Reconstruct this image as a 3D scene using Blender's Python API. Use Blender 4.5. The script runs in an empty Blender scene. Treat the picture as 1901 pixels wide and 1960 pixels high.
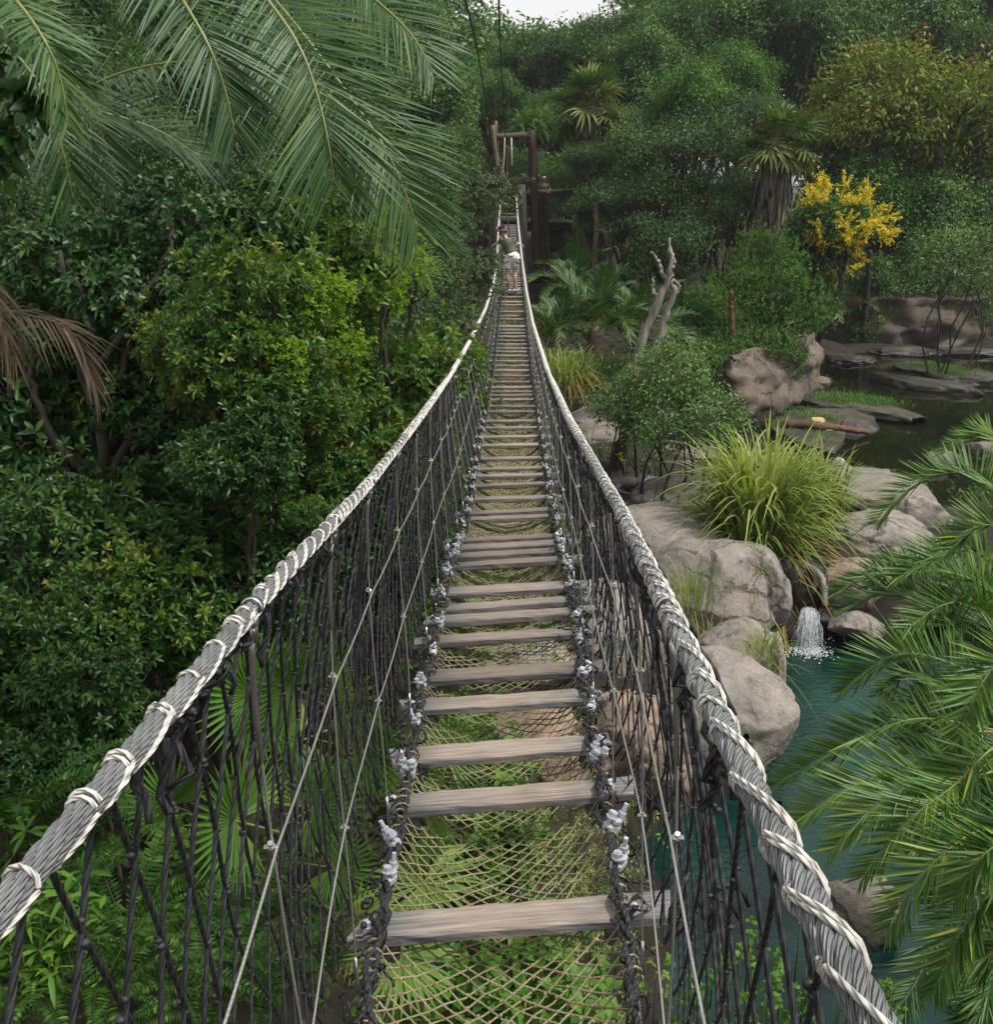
import bpy, bmesh, math, random
import numpy as np
from mathutils import Vector, Matrix, noise
R = math.radians
S = bpy.context.scene
COL = S.collection
# ------------------------------------------------------------------ camera
EYE = 7.0
PITCH = 17.7
FPX = 2000.0          # focal length in units of a 1901 px wide picture
cam = bpy.data.cameras.new('camera')
cam.sensor_fit = 'HORIZONTAL'; cam.sensor_width = 36; cam.lens = 36 * FPX / 1901
cam.clip_start = 0.05; cam.clip_end = 3000
camo = bpy.data.objects.new('camera', cam); COL.objects.link(camo)
camo.location = (0, 0, EYE); camo.rotation_euler = (R(90 - PITCH), 0, 0)
S.camera = camo
# ------------------------------------------------------------------ sky, sun, exposure
SUN_EL, SUN_AZ = 60, 105      # azimuth from +Y towards +X
W = bpy.data.worlds.new('World'); S.world = W; W.use_nodes = True
nt = W.node_tree; nt.nodes.clear()
sky = nt.nodes.new('ShaderNodeTexSky'); sky.sky_type = 'NISHITA'; sky.sun_disc = False
sky.sun_elevation = R(SUN_EL); sky.sun_rotation = R(SUN_AZ); sky.air_density = 1.0; sky.dust_density = 3.0
hs = nt.nodes.new('ShaderNodeHueSaturation'); hs.inputs['Saturation'].default_value = 0.22
mxs = nt.nodes.new('ShaderNodeMix'); mxs.data_type = 'RGBA'; mxs.inputs[0].default_value = 0.55
mxs.inputs[7].default_value = (9.5, 9.45, 9.2, 1)     # the even cloud layer
bg = nt.nodes.new('ShaderNodeBackground'); bg.inputs[1].default_value = 0.112
ow = nt.nodes.new('ShaderNodeOutputWorld')
nt.links.new(sky.outputs[0], hs.inputs['Color']); nt.links.new(hs.outputs[0], mxs.inputs[6])
nt.links.new(mxs.outputs[2], bg.inputs[0]); nt.links.new(bg.outputs[0], ow.inputs[0])
sl = bpy.data.lights.new('sun', 'SUN'); sl.energy = 3.4; sl.angle = R(8); sl.color = (1, .96, .9)
so = bpy.data.objects.new('sun', sl); COL.objects.link(so)
so.rotation_euler = (R(90 - SUN_EL), 0, R(180 - SUN_AZ))
S.view_settings.view_transform = 'Standard'; S.view_settings.look = 'None'
S.view_settings.exposure = 0.28; S.view_settings.gamma = 1
S.cycles.max_bounces = 6; S.cycles.diffuse_bounces = 3; S.cycles.glossy_bounces = 2
S.cycles.transmission_bounces = 3; S.cycles.transparent_max_bounces = 4
S.cycles.caustics_reflective = False; S.cycles.caustics_refractive = False
# ------------------------------------------------------------------ picture -> place
CP, SP = math.cos(R(PITCH)), math.sin(R(PITCH))
def pix(px, py, Y):
    """point seen at picture position px, py at the distance Y in front"""
    u, v = (px - 950.5) / FPX, (py - 980) / FPX
    k = Y / (CP - v * SP)
    return np.array([u * k, Y, EYE - (SP + v * CP) * k])
def pixz(px, py, z):
    u, v = (px - 950.5) / FPX, (py - 980) / FPX
    k = (EYE - z) / (SP + v * CP)
    return np.array([u * k, (CP - v * SP) * k, z])
def unpix(p):
    x, y, d = p[0], p[1], EYE - p[2]
    zc = y * CP + d * SP
    return 950.5 + FPX * x / zc, 980 + FPX * (d * CP - y * SP) / zc
def depth(Y, z): return Y * CP + (EYE - z) * SP
# ------------------------------------------------------------------ mesh builder
def nrmz(a):
    a = np.asarray(a, float)
    return a / np.maximum(np.linalg.norm(a, axis=-1, keepdims=True), 1e-9)
class MB:
    def __init__(s): s.v, s.t, s.u, s.f, s.n = [], [], [], [], 0
    def add(s, v, faces, mat=0, tint=0.5, uv=None):
        v = np.asarray(v, np.float32).reshape(-1, 3); k = len(v)
        s.v.append(v)
        s.t.append(np.broadcast_to(np.asarray(tint, np.float32), (k,)).copy())
        s.u.append(np.zeros((k, 2), np.float32) if uv is None else np.asarray(uv, np.float32))
        for f in faces:
            f = np.asarray(f, np.int32)
            if len(f): s.f.append((f + s.n, mat))
        s.n += k
    def mesh(s, name, mats, smooth=True):
        me = bpy.data.meshes.new(name)
        v = np.concatenate(s.v); me.vertices.add(len(v)); me.vertices.foreach_set('co', v.ravel())
        idx = np.concatenate([f.ravel() for f, m in s.f]).astype(np.int32)
        cnt = np.concatenate([np.full(len(f), f.shape[1], np.int32) for f, m in s.f])
        mi = np.concatenate([np.full(len(f), m, np.int32) for f, m in s.f])
        st = np.concatenate([[0], np.cumsum(cnt)[:-1]]).astype(np.int32)
        me.loops.add(len(idx)); me.loops.foreach_set('vertex_index', idx)
        me.polygons.add(len(cnt)); me.polygons.foreach_set('loop_start', st)
        me.polygons.foreach_set('material_index', mi)
        me.polygons.foreach_set('use_smooth', np.full(len(cnt), smooth))
        a = me.attributes.new('tint', 'FLOAT', 'POINT'); a.data.foreach_set('value', np.concatenate(s.t))
        u = np.concatenate(s.u)
        ul = me.uv_layers.new(name='uv'); ul.data.foreach_set('uv', u[idx].ravel())
        for m in (mats if isinstance(mats, (list, tuple)) else [mats]): me.materials.append(m)
        me.update(calc_edges=True)
        return me
    def build(s, name, mats, parent=None, loc=None, smooth=True):
        o = bpy.data.objects.new(name, s.mesh(name, mats, smooth)); COL.objects.link(o)
        if parent is not None: o.parent = parent
        if loc is not None: o.location = loc
        return o
def tag(o, label=None, cat=None, group=None, kind=None):
    for k, v in (('label', label), ('category', cat), ('group', group), ('kind', kind)):
        if v: o[k] = v
    return o
def thing(name, label, cat, loc=(0, 0, 0), group=None, rz=0, sc=1):
    o = bpy.data.objects.new(name, None); COL.objects.link(o)
    o.empty_display_size = .2
    o.location = loc; o.rotation_euler = (0, 0, rz); o.scale = (sc,) * 3 if np.isscalar(sc) else sc
    return tag(o, label, cat, group)
def obj(name, me, parent=None, loc=None):
    o = bpy.data.objects.new(name, me); COL.objects.link(o)
    if parent is not None: o.parent = parent
    if loc is not None: o.location = loc
    return o
def dup(src, loc, rz=0, sc=1, label=None, group=None, tilt=(0, 0)):
    r = src.copy(); COL.objects.link(r); r.location = loc; r.rotation_euler = (tilt[0], tilt[1], rz)
    r.scale = (sc,) * 3 if np.isscalar(sc) else sc
    if label: r['label'] = label
    if group: r['group'] = group
    for ch in src.children:
        c = ch.copy(); COL.objects.link(c); c.parent = r
        for g in ch.children:
            d = g.copy(); COL.objects.link(d); d.parent = c
    return r
# ------------------------------------------------------------------ shapes
def tube(mb, pts, r, sides=6, mat=0, tint=.5, ref=None, caps=True, v0=0.0):
    p = np.asarray(pts, float); n = len(p)
    T = nrmz(np.gradient(p, axis=0))
    if ref is None:
        m = np.abs(T).mean(0); ref = np.eye(3)[int(np.argmin(m))]
    A = nrmz(np.cross(T, ref)); B = np.cross(A, T)
    r = np.broadcast_to(np.asarray(r, float), (n,))
    a = np.linspace(0, 2 * math.pi, sides + 1)
    ring = p[:, None, :] + r[:, None, None] * (np.cos(a)[None, :, None] * A[:, None, :] + np.sin(a)[None, :, None] * B[:, None, :])
    L = v0 + np.concatenate([[0], np.cumsum(np.linalg.norm(np.diff(p, axis=0), axis=1))])
    uv = np.stack([np.broadcast_to(a / (2 * math.pi), (n, sides + 1)), np.broadcast_to(L[:, None], (n, sides + 1))], -1)
    i = np.arange(n - 1)[:, None] * (sides + 1); j = np.arange(sides)[None, :]
    q = np.stack([i + j, i + j + 1, i + j + sides + 2, i + j + sides + 1], -1).reshape(-1, 4)
    fs = [q]
    if caps:
        e = (n - 1) * (sides + 1)
        fs += [np.arange(sides - 1, -1, -1)[None, :], (e + np.arange(sides))[None, :]]
    mb.add(ring.reshape(-1, 3), fs, mat, np.repeat(np.broadcast_to(np.asarray(tint, float), (n,)), sides + 1), uv.reshape(-1, 2))
_OCT = None
def blobs(mb, c, r, mat=0, tint=.5, squash=(1, 1, 1), lvl=1):
    """many little lumps (knots, clamps)"""
    global _OCT
    if _OCT is None: _OCT = {}
    if lvl not in _OCT:
        b = bmesh.new(); bmesh.ops.create_icosphere(b, subdivisions=lvl, radius=1)
        b.verts.ensure_lookup_table()
        _OCT[lvl] = (np.array([v.co[:] for v in b.verts]), np.array([[v.index for v in f.verts] for f in b.faces])); b.free()
    V, F = _OCT[lvl]
    c = np.asarray(c, float).reshape(-1, 3); N = len(c)
    if not N: return
    r = np.broadcast_to(np.asarray(r, float), (N,))
    v = c[:, None, :] + r[:, None, None] * (V * np.asarray(squash))[None]
    f = (F[None] + (np.arange(N) * len(V))[:, None, None]).reshape(-1, 3)
    mb.add(v.reshape(-1, 3), [f], mat, np.repeat(np.broadcast_to(np.asarray(tint, float), (N,)), len(V)))
def box(mb, c, size, M=None, mat=0, tint=.5, bev=0.0):
    """chamfered box, centre c, size (x, y, z), optional 3x3 rotation"""
    b = bmesh.new(); bmesh.ops.create_cube(b, size=1)
    for v in b.verts: v.co = Vector((v.co.x * size[0], v.co.y * size[1], v.co.z * size[2]))
    if bev > 0: bmesh.ops.bevel(b, geom=b.edges[:], offset=bev, segments=1, profile=.7, affect='EDGES')
    b.verts.index_update()
    V = np.array([v.co[:] for v in b.verts]); fl = [[v.index for v in f.verts] for f in b.faces]; b.free()
    if M is not None: V = V @ np.asarray(M).T
    mb.add(V + np.asarray(c), [np.array([f]) for f in fl], mat, tint, V[:, :2])
def cyl(mb, p0, p1, r0, r1=None, sides=10, mat=0, tint=.5, n=2):
    p0, p1 = np.asarray(p0, float), np.asarray(p1, float); s = np.linspace(0, 1, n)
    r1 = r0 if r1 is None else r1
    tube(mb, p0 + (p1 - p0) * s[:, None], r0 + (r1 - r0) * s, sides, mat, tint)
def leaves(mb, base, d, nr, L, Wd, tint=.5, fold=.25, droop=0., mat=0, detail=True, s1=.33, s2=.7, w2=.8, w1=1.):
    base, d = np.asarray(base, float), nrmz(d); N = len(base)
    if not N: return
    nr = np.asarray(nr, float); side = nrmz(np.cross(d, nr)); nn = np.cross(side, d)
    L = np.broadcast_to(np.asarray(L, float), (N,))[:, None]; Wd = np.broadcast_to(np.asarray(Wd, float), (N,))[:, None]
    droop = np.broadcast_to(np.asarray(droop, float), (N,))[:, None]
    Z = np.array([0, 0, -1.])
    def st(s): return base + d * L * s + Z * droop * L * s * s
    h = Wd * .5
    if detail:
        c1, c2, t = st(s1), st(s2), st(1.)
        up = nn * h * fold
        V = np.stack([base, c1 - side * h * w1 + up, c1, c1 + side * h * w1 + up, c2 - side * h * w2 + up * w2, c2, c2 + side * h * w2 + up * w2, t], 1)
        k = np.arange(N)[:, None] * 8
        tr = np.concatenate([k + np.array([[0, 2, 1]]), k + np.array([[0, 3, 2]]), k + np.array([[4, 5, 7]]), k + np.array([[5, 6, 7]])])
        q = np.concatenate([k + np.array([[1, 2, 5, 4]]), k + np.array([[2, 3, 6, 5]])])
        mb.add(V.reshape(-1, 3), [tr, q], mat, np.repeat(np.broadcast_to(tint, (N,)), 8))
    else:
        c1 = st(.45); up = nn * h * fold
        V = np.stack([base, c1 + side * h + up, st(1.), c1 - side * h + up], 1)
        k = np.arange(N)[:, None] * 4
        mb.add(V.reshape(-1, 3), [k + np.array([[0, 1, 2, 3]])], mat, np.repeat(np.broadcast_to(tint, (N,)), 4))
def blades(mb, base, d0, L, Wd, bend, tint=.5, mat=0, nseg=5, rng=None, fold=.2):
    """grass-like strips that arch over"""
    base, d0 = np.asarray(base, float), nrmz(d0); N = len(base)
    if not N: return
    L = np.broadcast_to(np.asarray(L, float), (N,)); Wd = np.broadcast_to(np.asarray(Wd, float), (N,)); bend = np.broadcast_to(np.asarray(bend, float), (N,))
    hz = d0 * np.array([1, 1, 0]); hz = nrmz(hz + 1e-6)
    side = nrmz(np.cross(hz, np.array([0, 0, 1.]) + 1e-6))
    s = np.linspace(0, 1, nseg + 1); rows = []
    for si in s:
        c = base + d0 * (L * si)[:, None] + hz * (bend * L * si * si * .45)[:, None] - np.array([0, 0, 1.]) * (bend * L * si ** 2.2 * .8)[:, None]
        w = (Wd * .5 * (1 - si) ** .6 * min(1, .55 + 2 * si))[:, None]
        rows.append(np.stack([c - side * w, c + side * w], 1))
    V = np.stack(rows, 1).reshape(N, -1, 3); K = V.shape[1]
    k = np.arange(N)[:, None] * K
    q = np.concatenate([k + np.array([[2 * i, 2 * i + 1, 2 * i + 3, 2 * i + 2]]) for i in range(nseg)])
    mb.add(V.reshape(-1, 3), [q], mat, np.repeat(np.broadcast_to(tint, (N,)), K))
def spline(pts, n):
    """smooth curve through control points"""
    p = np.asarray(pts, float); m = len(p)
    if m == 2: return p[0] + (p[1] - p[0]) * np.linspace(0, 1, n)[:, None]
    q = np.vstack([2 * p[0] - p[1], p, 2 * p[-1] - p[-2]])
    t = np.linspace(0, m - 1 - 1e-6, n); i = t.astype(int); f = (t - i)[:, None]
    a, b, c, e = q[i], q[i + 1], q[i + 2], q[i + 3]
    return .5 * (2 * b + (c - a) * f + (2 * a - 5 * b + 4 * c - e) * f ** 2 + (3 * b - a - 3 * c + e) * f ** 3)
def frond(mb, pts, up, n=40, L0=.4, Wd=.025, a0=70, a1=22, vee=25, droop=.12, prof=None, mat=0, rmat=1, rr=.012, rng=None, tint=.45, start=.15, jit=8, detail=True, tv=.12, rake=0.):
    """feather leaf along a curve; up = the leaf's upper side"""
    rng = rng or np.random.default_rng(1)
    p = spline(pts, 40) if len(pts) < 40 else np.asarray(pts, float)
    m = len(p); T = nrmz(np.gradient(p, axis=0)); up = np.broadcast_to(np.asarray(up, float), (m, 3))
    Bv = nrmz(np.cross(T, up)); Nv = np.cross(Bv, T)
    tube(mb, p, rr * (1 - .85 * np.linspace(0, 1, m)), 5, rmat, .5)
    t = np.linspace(start, .995, n); idx = t * (m - 1); i0 = np.clip(idx.astype(int), 0, m - 2); f = (idx - i0)[:, None]
    for sgn in (-1, 1):
        pos = p[i0] * (1 - f) + p[i0 + 1] * f; TT, BB, NN = T[i0], Bv[i0], Nv[i0]
        al = np.radians(a0 + (a1 - a0) * t ** 1.3 + rng.normal(0, jit * .5, n)); be = np.radians(vee + rng.normal(0, jit, n))
        d = np.cos(al)[:, None] * TT + np.sin(al)[:, None] * (sgn * np.cos(be)[:, None] * BB + np.sin(be)[:, None] * NN)
        pr = (np.sin(math.pi * np.clip(.12 + .8 * t, 0, 1)) ** .6) if prof is None else prof(t)
        L = L0 * pr * rng.uniform(.85, 1.12, n)
        leaves(mb, pos, d, NN + .25 * rng.normal(0, 1, (n, 3)), L, Wd * (.6 + .4 * pr), np.clip(tint + rng.normal(0, tv, n) + .5 * (rng.random(n) < .04), 0, 1), .35, droop * rng.uniform(.5, 1.6, n), mat, detail, .22, .62, .8)
# ------------------------------------------------------------------ materials
def newmat(name):
    m = bpy.data.materials.new(name); m.use_nodes = True; n = m.node_tree; n.nodes.clear()
    o = n.nodes.new('ShaderNodeOutputMaterial'); b = n.nodes.new('ShaderNodeBsdfPrincipled')
    n.links.new(b.outputs[0], o.inputs[0]); return m, n, b, o
def nd(n, t, **kw):
    x = n.nodes.new('ShaderNode' + t)
    for k, v in kw.items():
        if k in ('i',):
            for a, c in v.items(): x.inputs[a].default_value = c
        else: setattr(x, k, v)
    return x
def ramp(n, fac, stops):
    r = n.nodes.new('ShaderNodeValToRGB'); e = r.color_ramp.elements
    while len(e) < len(stops): e.new(.5)
    for k, (p, c) in enumerate(stops): e[k].position = p; e[k].color = (*c, 1)
    n.links.new(fac, r.inputs[0]); return r
def c4(c): return (*c, 1)
def leaf_mat(name, c0, c1, c2, rough=.42, trans=.22, spec=.4, patch=.25, g=(1.05, 1.13, .90)):
    c0, c1, c2 = [tuple(a * b for a, b in zip(c, g)) for c in (c0, c1, c2)]; spec *= .65; rough += .06
    m, n, b, o = newmat(name)
    at = nd(n, 'Attribute', attribute_name='tint')
    tc = nd(n, 'NewGeometry'); nz = nd(n, 'TexNoise', i={'Scale': .9, 'Detail': 3})
    n.links.new(tc.outputs['Position'], nz.inputs['Vector'])
    ma = nd(n, 'Math', operation='MULTIPLY_ADD', i={1: patch * 2, 2: -patch}); n.links.new(nz.outputs[0], ma.inputs[0])
    ad = nd(n, 'Math', operation='ADD'); n.links.new(at.outputs['Fac'], ad.inputs[0]); n.links.new(ma.outputs[0], ad.inputs[1])
    r = ramp(n, ad.outputs[0], [(0.05, c0), (.5, c1), (.95, c2)])
    n.links.new(r.outputs[0], b.inputs['Base Color']); b.inputs['Roughness'].default_value = rough
    b.inputs['Specular IOR Level'].default_value = spec
    tr = nd(n, 'BsdfTranslucent'); mx = nd(n, 'MixShader', i={0: trans})
    hv = nd(n, 'HueSaturation', i={'Hue': .48, 'Saturation': 1.15, 'Value': 1.6}); n.links.new(r.outputs[0], hv.inputs['Color'])
    n.links.new(hv.outputs[0], tr.inputs[0]); n.links.new(b.outputs[0], mx.inputs[1]); n.links.new(tr.outputs[0], mx.inputs[2])
    n.links.new(mx.outputs[0], o.inputs[0]); return m
def rough_mat(name, c0, c1, scale=6, rough=.85, bump=.3, stretch=(1, 1, 1), detail=6, c2=None, dist=.02, spec=.3, coords='Object'):
    m, n, b, o = newmat(name)
    tc = nd(n, 'TexCoord'); mp = nd(n, 'Mapping', i={'Scale': stretch}); n.links.new(tc.outputs[coords], mp.inputs[0])
    nz = nd(n, 'TexNoise', i={'Scale': scale, 'Detail': detail, 'Roughness': .65}); n.links.new(mp.outputs[0], nz.inputs['Vector'])
    st = [(.3, c0), (.7, c1)] + ([(.85, c2)] if c2 else [])
    r = ramp(n, nz.outputs[0], st); n.links.new(r.outputs[0], b.inputs['Base Color'])
    b.inputs['Roughness'].default_value = rough; b.inputs['Specular IOR Level'].default_value = spec
    bp = nd(n, 'Bump', i={'Strength': bump, 'Distance': dist}); n.links.new(nz.outputs[0], bp.inputs['Height']); n.links.new(bp.outputs[0], b.inputs['Normal'])
    return m
def rope_mat(name, c0, c1, turns, strands=3, rough=.75, metal=0, bump=.8, dist=.002):
    m, n, b, o = newmat(name)
    uv = nd(n, 'UVMap'); sx = nd(n, 'SeparateXYZ'); n.links.new(uv.outputs[0], sx.inputs[0])
    a = nd(n, 'Math', operation='MULTIPLY', i={1: 2 * math.pi * strands}); n.links.new(sx.outputs[0], a.inputs[0])
    c = nd(n, 'Math', operation='MULTIPLY_ADD', i={1: 2 * math.pi * turns}); n.links.new(sx.outputs[1], c.inputs[0]); n.links.new(a.outputs[0], c.inputs[2])
    s = nd(n, 'Math', operation='SINE'); n.links.new(c.outputs[0], s.inputs[0])
    ab = nd(n, 'Math', operation='MULTIPLY_ADD', i={1: .5, 2: .5}); n.links.new(s.outputs[0], ab.inputs[0])
    tc = nd(n, 'NewGeometry'); nz = nd(n, 'TexNoise', i={'Scale': 14, 'Detail': 4}); n.links.new(tc.outputs['Position'], nz.inputs['Vector'])
    r = ramp(n, nz.outputs[0], [(.3, c0), (.7, c1)]); n.links.new(r.outputs[0], b.inputs['Base Color'])
    bp = nd(n, 'Bump', i={'Strength': bump, 'Distance': dist}); n.links.new(ab.outputs[0], bp.inputs['Height']); n.links.new(bp.outputs[0], b.inputs['Normal'])
    b.inputs['Roughness'].default_value = rough; b.inputs['Metallic'].default_value = metal
    return m
def plain(name, c, rough=.5, metal=0, spec=.5, var=.12, scale=20):
    return rough_mat(name, tuple(x * (1 - var) for x in c), tuple(min(1, x * (1 + var)) for x in c), scale, rough, .1, spec=spec) if not metal else metalmat(name, c, rough, metal)
def metalmat(name, c, rough, metal):
    m, n, b, o = newmat(name)
    tc = nd(n, 'TexCoord'); nz = nd(n, 'TexNoise', i={'Scale': 40, 'Detail': 3}); n.links.new(tc.outputs['Object'], nz.inputs['Vector'])
    r = ramp(n, nz.outputs[0], [(.3, tuple(x * .8 for x in c)), (.7, c)]); n.links.new(r.outputs[0], b.inputs['Base Color'])
    b.inputs['Roughness'].default_value = rough; b.inputs['Metallic'].default_value = metal; return m
M = {}
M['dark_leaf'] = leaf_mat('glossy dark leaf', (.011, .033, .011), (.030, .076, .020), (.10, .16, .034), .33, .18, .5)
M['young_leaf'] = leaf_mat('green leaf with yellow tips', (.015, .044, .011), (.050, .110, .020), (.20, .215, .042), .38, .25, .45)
M['bright_leaf'] = leaf_mat('bright leaf', (.025, .07, .012), (.06, .14, .020), (.15, .24, .04), .45, .3)
M['lime_leaf'] = leaf_mat('lime green spray leaf', (.06, .13, .015), (.13, .24, .025), (.28, .36, .05), .45, .35, .35)
M['grey_leaf'] = leaf_mat('grey green small leaf', (.018, .042, .014), (.052, .095, .034), (.12, .16, .07), .5, .15, .4)
M['oak_leaf'] = leaf_mat('dull oak leaf', (.019, .042, .015), (.046, .088, .030), (.105, .155, .052), .5, .15, .4)
M['far_leaf'] = leaf_mat('forest leaf', (.028, .062, .022), (.070, .135, .044), (.16, .22, .075), .5, .2, .35)
M['far_bright'] = leaf_mat('light forest leaf', (.026, .07, .016), (.066, .15, .032), (.15, .24, .055), .5, .2, .35)
M['ochre_leaf'] = leaf_mat('leaf among brown seed pods', (.045, .085, .018), (.15, .18, .038), (.28, .24, .06), .55, .25, .25)
M['bush_leaf'] = leaf_mat('pale bush leaf', (.04, .08, .030), (.10, .16, .06), (.22, .28, .12), .5, .25, .35)
M['yellow_flower'] = leaf_mat('yellow blossom', (.40, .33, .014), (.62, .52, .03), (.76, .66, .10), .6, .25, .2, g=(1, 1, 1))
M['palm_leaf'] = leaf_mat('palm leaf', (.013, .040, .012), (.040, .092, .026), (.14, .18, .05), .36, .2, .5)
M['palm_bright'] = leaf_mat('date palm leaf', (.016, .050, .010), (.060, .135, .018), (.25, .27, .04), .36, .16, .5)  # yellower, brighter green than the other palm leaf
M['fan_far'] = leaf_mat('fan palm leaf in the distance', (.02, .05, .014), (.055, .105, .03), (.15, .17, .06), .5, .2, .3)
M['fan_leaf'] = leaf_mat('fan palm leaf', (.028, .075, .016), (.075, .16, .03), (.19, .25, .06), .42, .25, .4)
M['dead_leaf'] = leaf_mat('dead palm leaf', (.05, .037, .024), (.15, .112, .072), (.32, .25, .17), .8, .1, .15, g=(.85, .85, .9))
M['skirt_leaf'] = leaf_mat('old grey brown palm skirt', (.06, .05, .04), (.15, .125, .10), (.28, .23, .18), .8, .05, .15, g=(.9, .9, .9))
M['fern_leaf'] = leaf_mat('fern leaf', (.010, .035, .008), (.028, .080, .013), (.13, .19, .035), .5, .25, .3)
M['cane_leaf'] = leaf_mat('cane grass leaf', (.07, .12, .025), (.17, .25, .05), (.46, .42, .16), .5, .28, .3, g=(1.1, 1.08, 1.1))
M['straw_leaf'] = leaf_mat('dry cane leaf', (.08, .045, .018), (.20, .125, .045), (.36, .26, .10), .75, .15, .2)
M['vine_leaf'] = leaf_mat('climber leaf', (.02, .06, .010), (.05, .125, .018), (.12, .22, .035), .4, .3, .4)
M['croton_leaf'] = leaf_mat('croton leaf', (.25, .03, .012), (.22, .17, .02), (.32, .30, .05), .4, .2, .4)
M['grass_leaf'] = leaf_mat('short grass', (.022, .06, .012), (.05, .12, .022), (.11, .18, .04), .55, .25, .3)
M['bark'] = rough_mat('dark bark', (.018, .013, .010), (.06, .048, .038), 9, .9, .6, (1, 1, .25))
M['grey_bark'] = rough_mat('weathered bare wood', (.10, .085, .075), (.36, .325, .30), 5, .85, .6, (1.5, 1.5, .25), c2=(.5, .47, .44))
M['rachis'] = plain('leaf stalk', (.20, .22, .06), .5)
M['dark_stem'] = plain('green stem', (.05, .075, .02), .6)
M['palm_bark'] = rough_mat('fibrous palm trunk', (.05, .035, .025), (.20, .15, .11), 6, .95, .8, (1, 1, 3))
M['soil'] = rough_mat('leaf litter soil', (.010, .008, .006), (.036, .027, .019), 3.0, .95, .6, c2=(.075, .052, .03), dist=.05, coords='Object')
M['steel'] = metalmat('stainless steel', (.62, .61, .58), .28, .95)
M['zinc'] = metalmat('galvanised steel', (.50, .525, .56), .6, .25)
M['cable'] = rope_mat('zinc wire rope', (.19, .195, .20), (.38, .39, .395), 70, 9, .55, .3, 1.0, .004)
M['thin_cable'] = rope_mat('thin steel cable', (.50, .49, .46), (.62, .61, .58), 90, 6, .35, .8, .5, .0006)
M['white_rope'] = rope_mat('white cotton cord', (.40, .375, .335), (.68, .655, .61), 55, 3, .9, 0, .9, .002)
M['black_rope'] = rope_mat('black twisted rope', (.008, .008, .010), (.030, .030, .036), 38, 3, .62, 0, 1.0, .003)
M['tan_rope'] = rope_mat('tan net cord', (.15, .13, .065), (.34, .295, .17), 60, 3, .85, 0, .8, .0015)
M['black'] = plain('black rubber', (.015, .015, .016), .5)
M['iron'] = plain('dark painted iron', (.06, .062, .066), .55)
# ================================================================== the rope bridge
YG = np.linspace(-.6, 41, 2081)
def smooth(a, w):
    k = np.ones(w) / w; return np.convolve(np.pad(a, w // 2, mode='edge'), k, 'valid')[:len(a)]
def curve(ys, vs, w=61): return smooth(np.interp(YG, ys, vs), w | 1)
DD = curve([-.6, 0, 2.5, 3.9, 6.4, 8.1, 10.5, 12.5, 15, 18, 22, 26, 29, 33, 37, 40, 41], [1.84, 1.87, 2.03, 2.08, 2.3, 2.56, 2.83, 2.97, 3.12, 3.24, 3.3, 3.14, 2.92, 2.45, 1.92, 1.57, 1.5])
HH = curve([-.6, 0, .58, 1.4, 2.2, 3, 3.8, 4.6, 8, 15, 29, 40, 41], [1.5, 1.47, 1.42, 1.37, 1.29, 1.18, 1.13, 1.11, 1.08, 1.0, .9, 1.0, 1.0], 31)
def lat(track, zdown, w=41):
    """sideways position of a line from where the photo shows it"""
    t = np.array(sorted([(b, a) for a, b in track]))
    zc = YG * CP + zdown * SP; vy = 980 + FPX * (zdown * CP - YG * SP) / np.maximum(zc, .2)
    px = np.interp(vy, t[:, 0], t[:, 1])
    x = (px - 950.5) / FPX * zc
    k = np.searchsorted(YG, .62); x[:k] = x[k]
    return smooth(x, w | 1)
RD = DD - HH
RLx = lat([(0, 1735), (120, 1598), (210, 1503), (270, 1428), (330, 1345), (400, 1262), (478, 1168), (560, 1076), (640, 1000), (742, 880), (800, 805), (860, 722), (900, 652), (930, 590), (945, 540), (951, 495), (954, 440), (957, 395)], RD)
RRx = lat([(1690, 1960), (1640, 1890), (1570, 1770), (1500, 1640), (1440, 1520), (1385, 1400), (1330, 1275), (1280, 1170), (1228, 1060), (1175, 950), (1128, 870), (1088, 800), (1048, 710), (1020, 620), (1008, 560), (999, 495), (993, 440), (989, 395)], RD)
DLx = lat([(690, 1960), (730, 1755), (743, 1640), (775, 1530), (790, 1424), (805, 1340), (819, 1280), (837, 1208), (858, 1093), (876, 1050), (897, 985), (913, 895), (925, 819), (942, 726), (950, 656), (957, 590), (961, 540), (962, 422)], DD)
DRx = lat([(1225, 1960), (1190, 1755), (1168, 1640), (1150, 1530), (1132, 1424), (1118, 1340), (1110, 1280), (1100, 1190), (1083, 1100), (1067, 1050), (1057, 985), (1043, 895), (1034, 819), (1018, 726), (1011, 656), (1004, 590), (999, 540), (989, 422)], DD)
ROLL = np.interp(YG, [-1, 4, 9, 14], [.03, .028, .012, 0])
def I(a, y): return np.interp(y, YG, a)
def rail(side, y):
    y = np.asarray(y, float); return np.stack([I(RLx if side < 0 else RRx, y), y, EYE - I(RD, y)], -1)
def deck(side, y, out=0., up=0.):
    y = np.asarray(y, float); x = I(DLx if side < 0 else DRx, y) + side * out
    return np.stack([x, y, EYE - I(DD, y) + side * I(ROLL, y) + up], -1)
rb = np.random.default_rng(5)
br = thing('rope_bridge', 'long sagging rope bridge with spaced grey planks, black side nets and wire handrails', 'bridge', (0, 0, 0))

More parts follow.
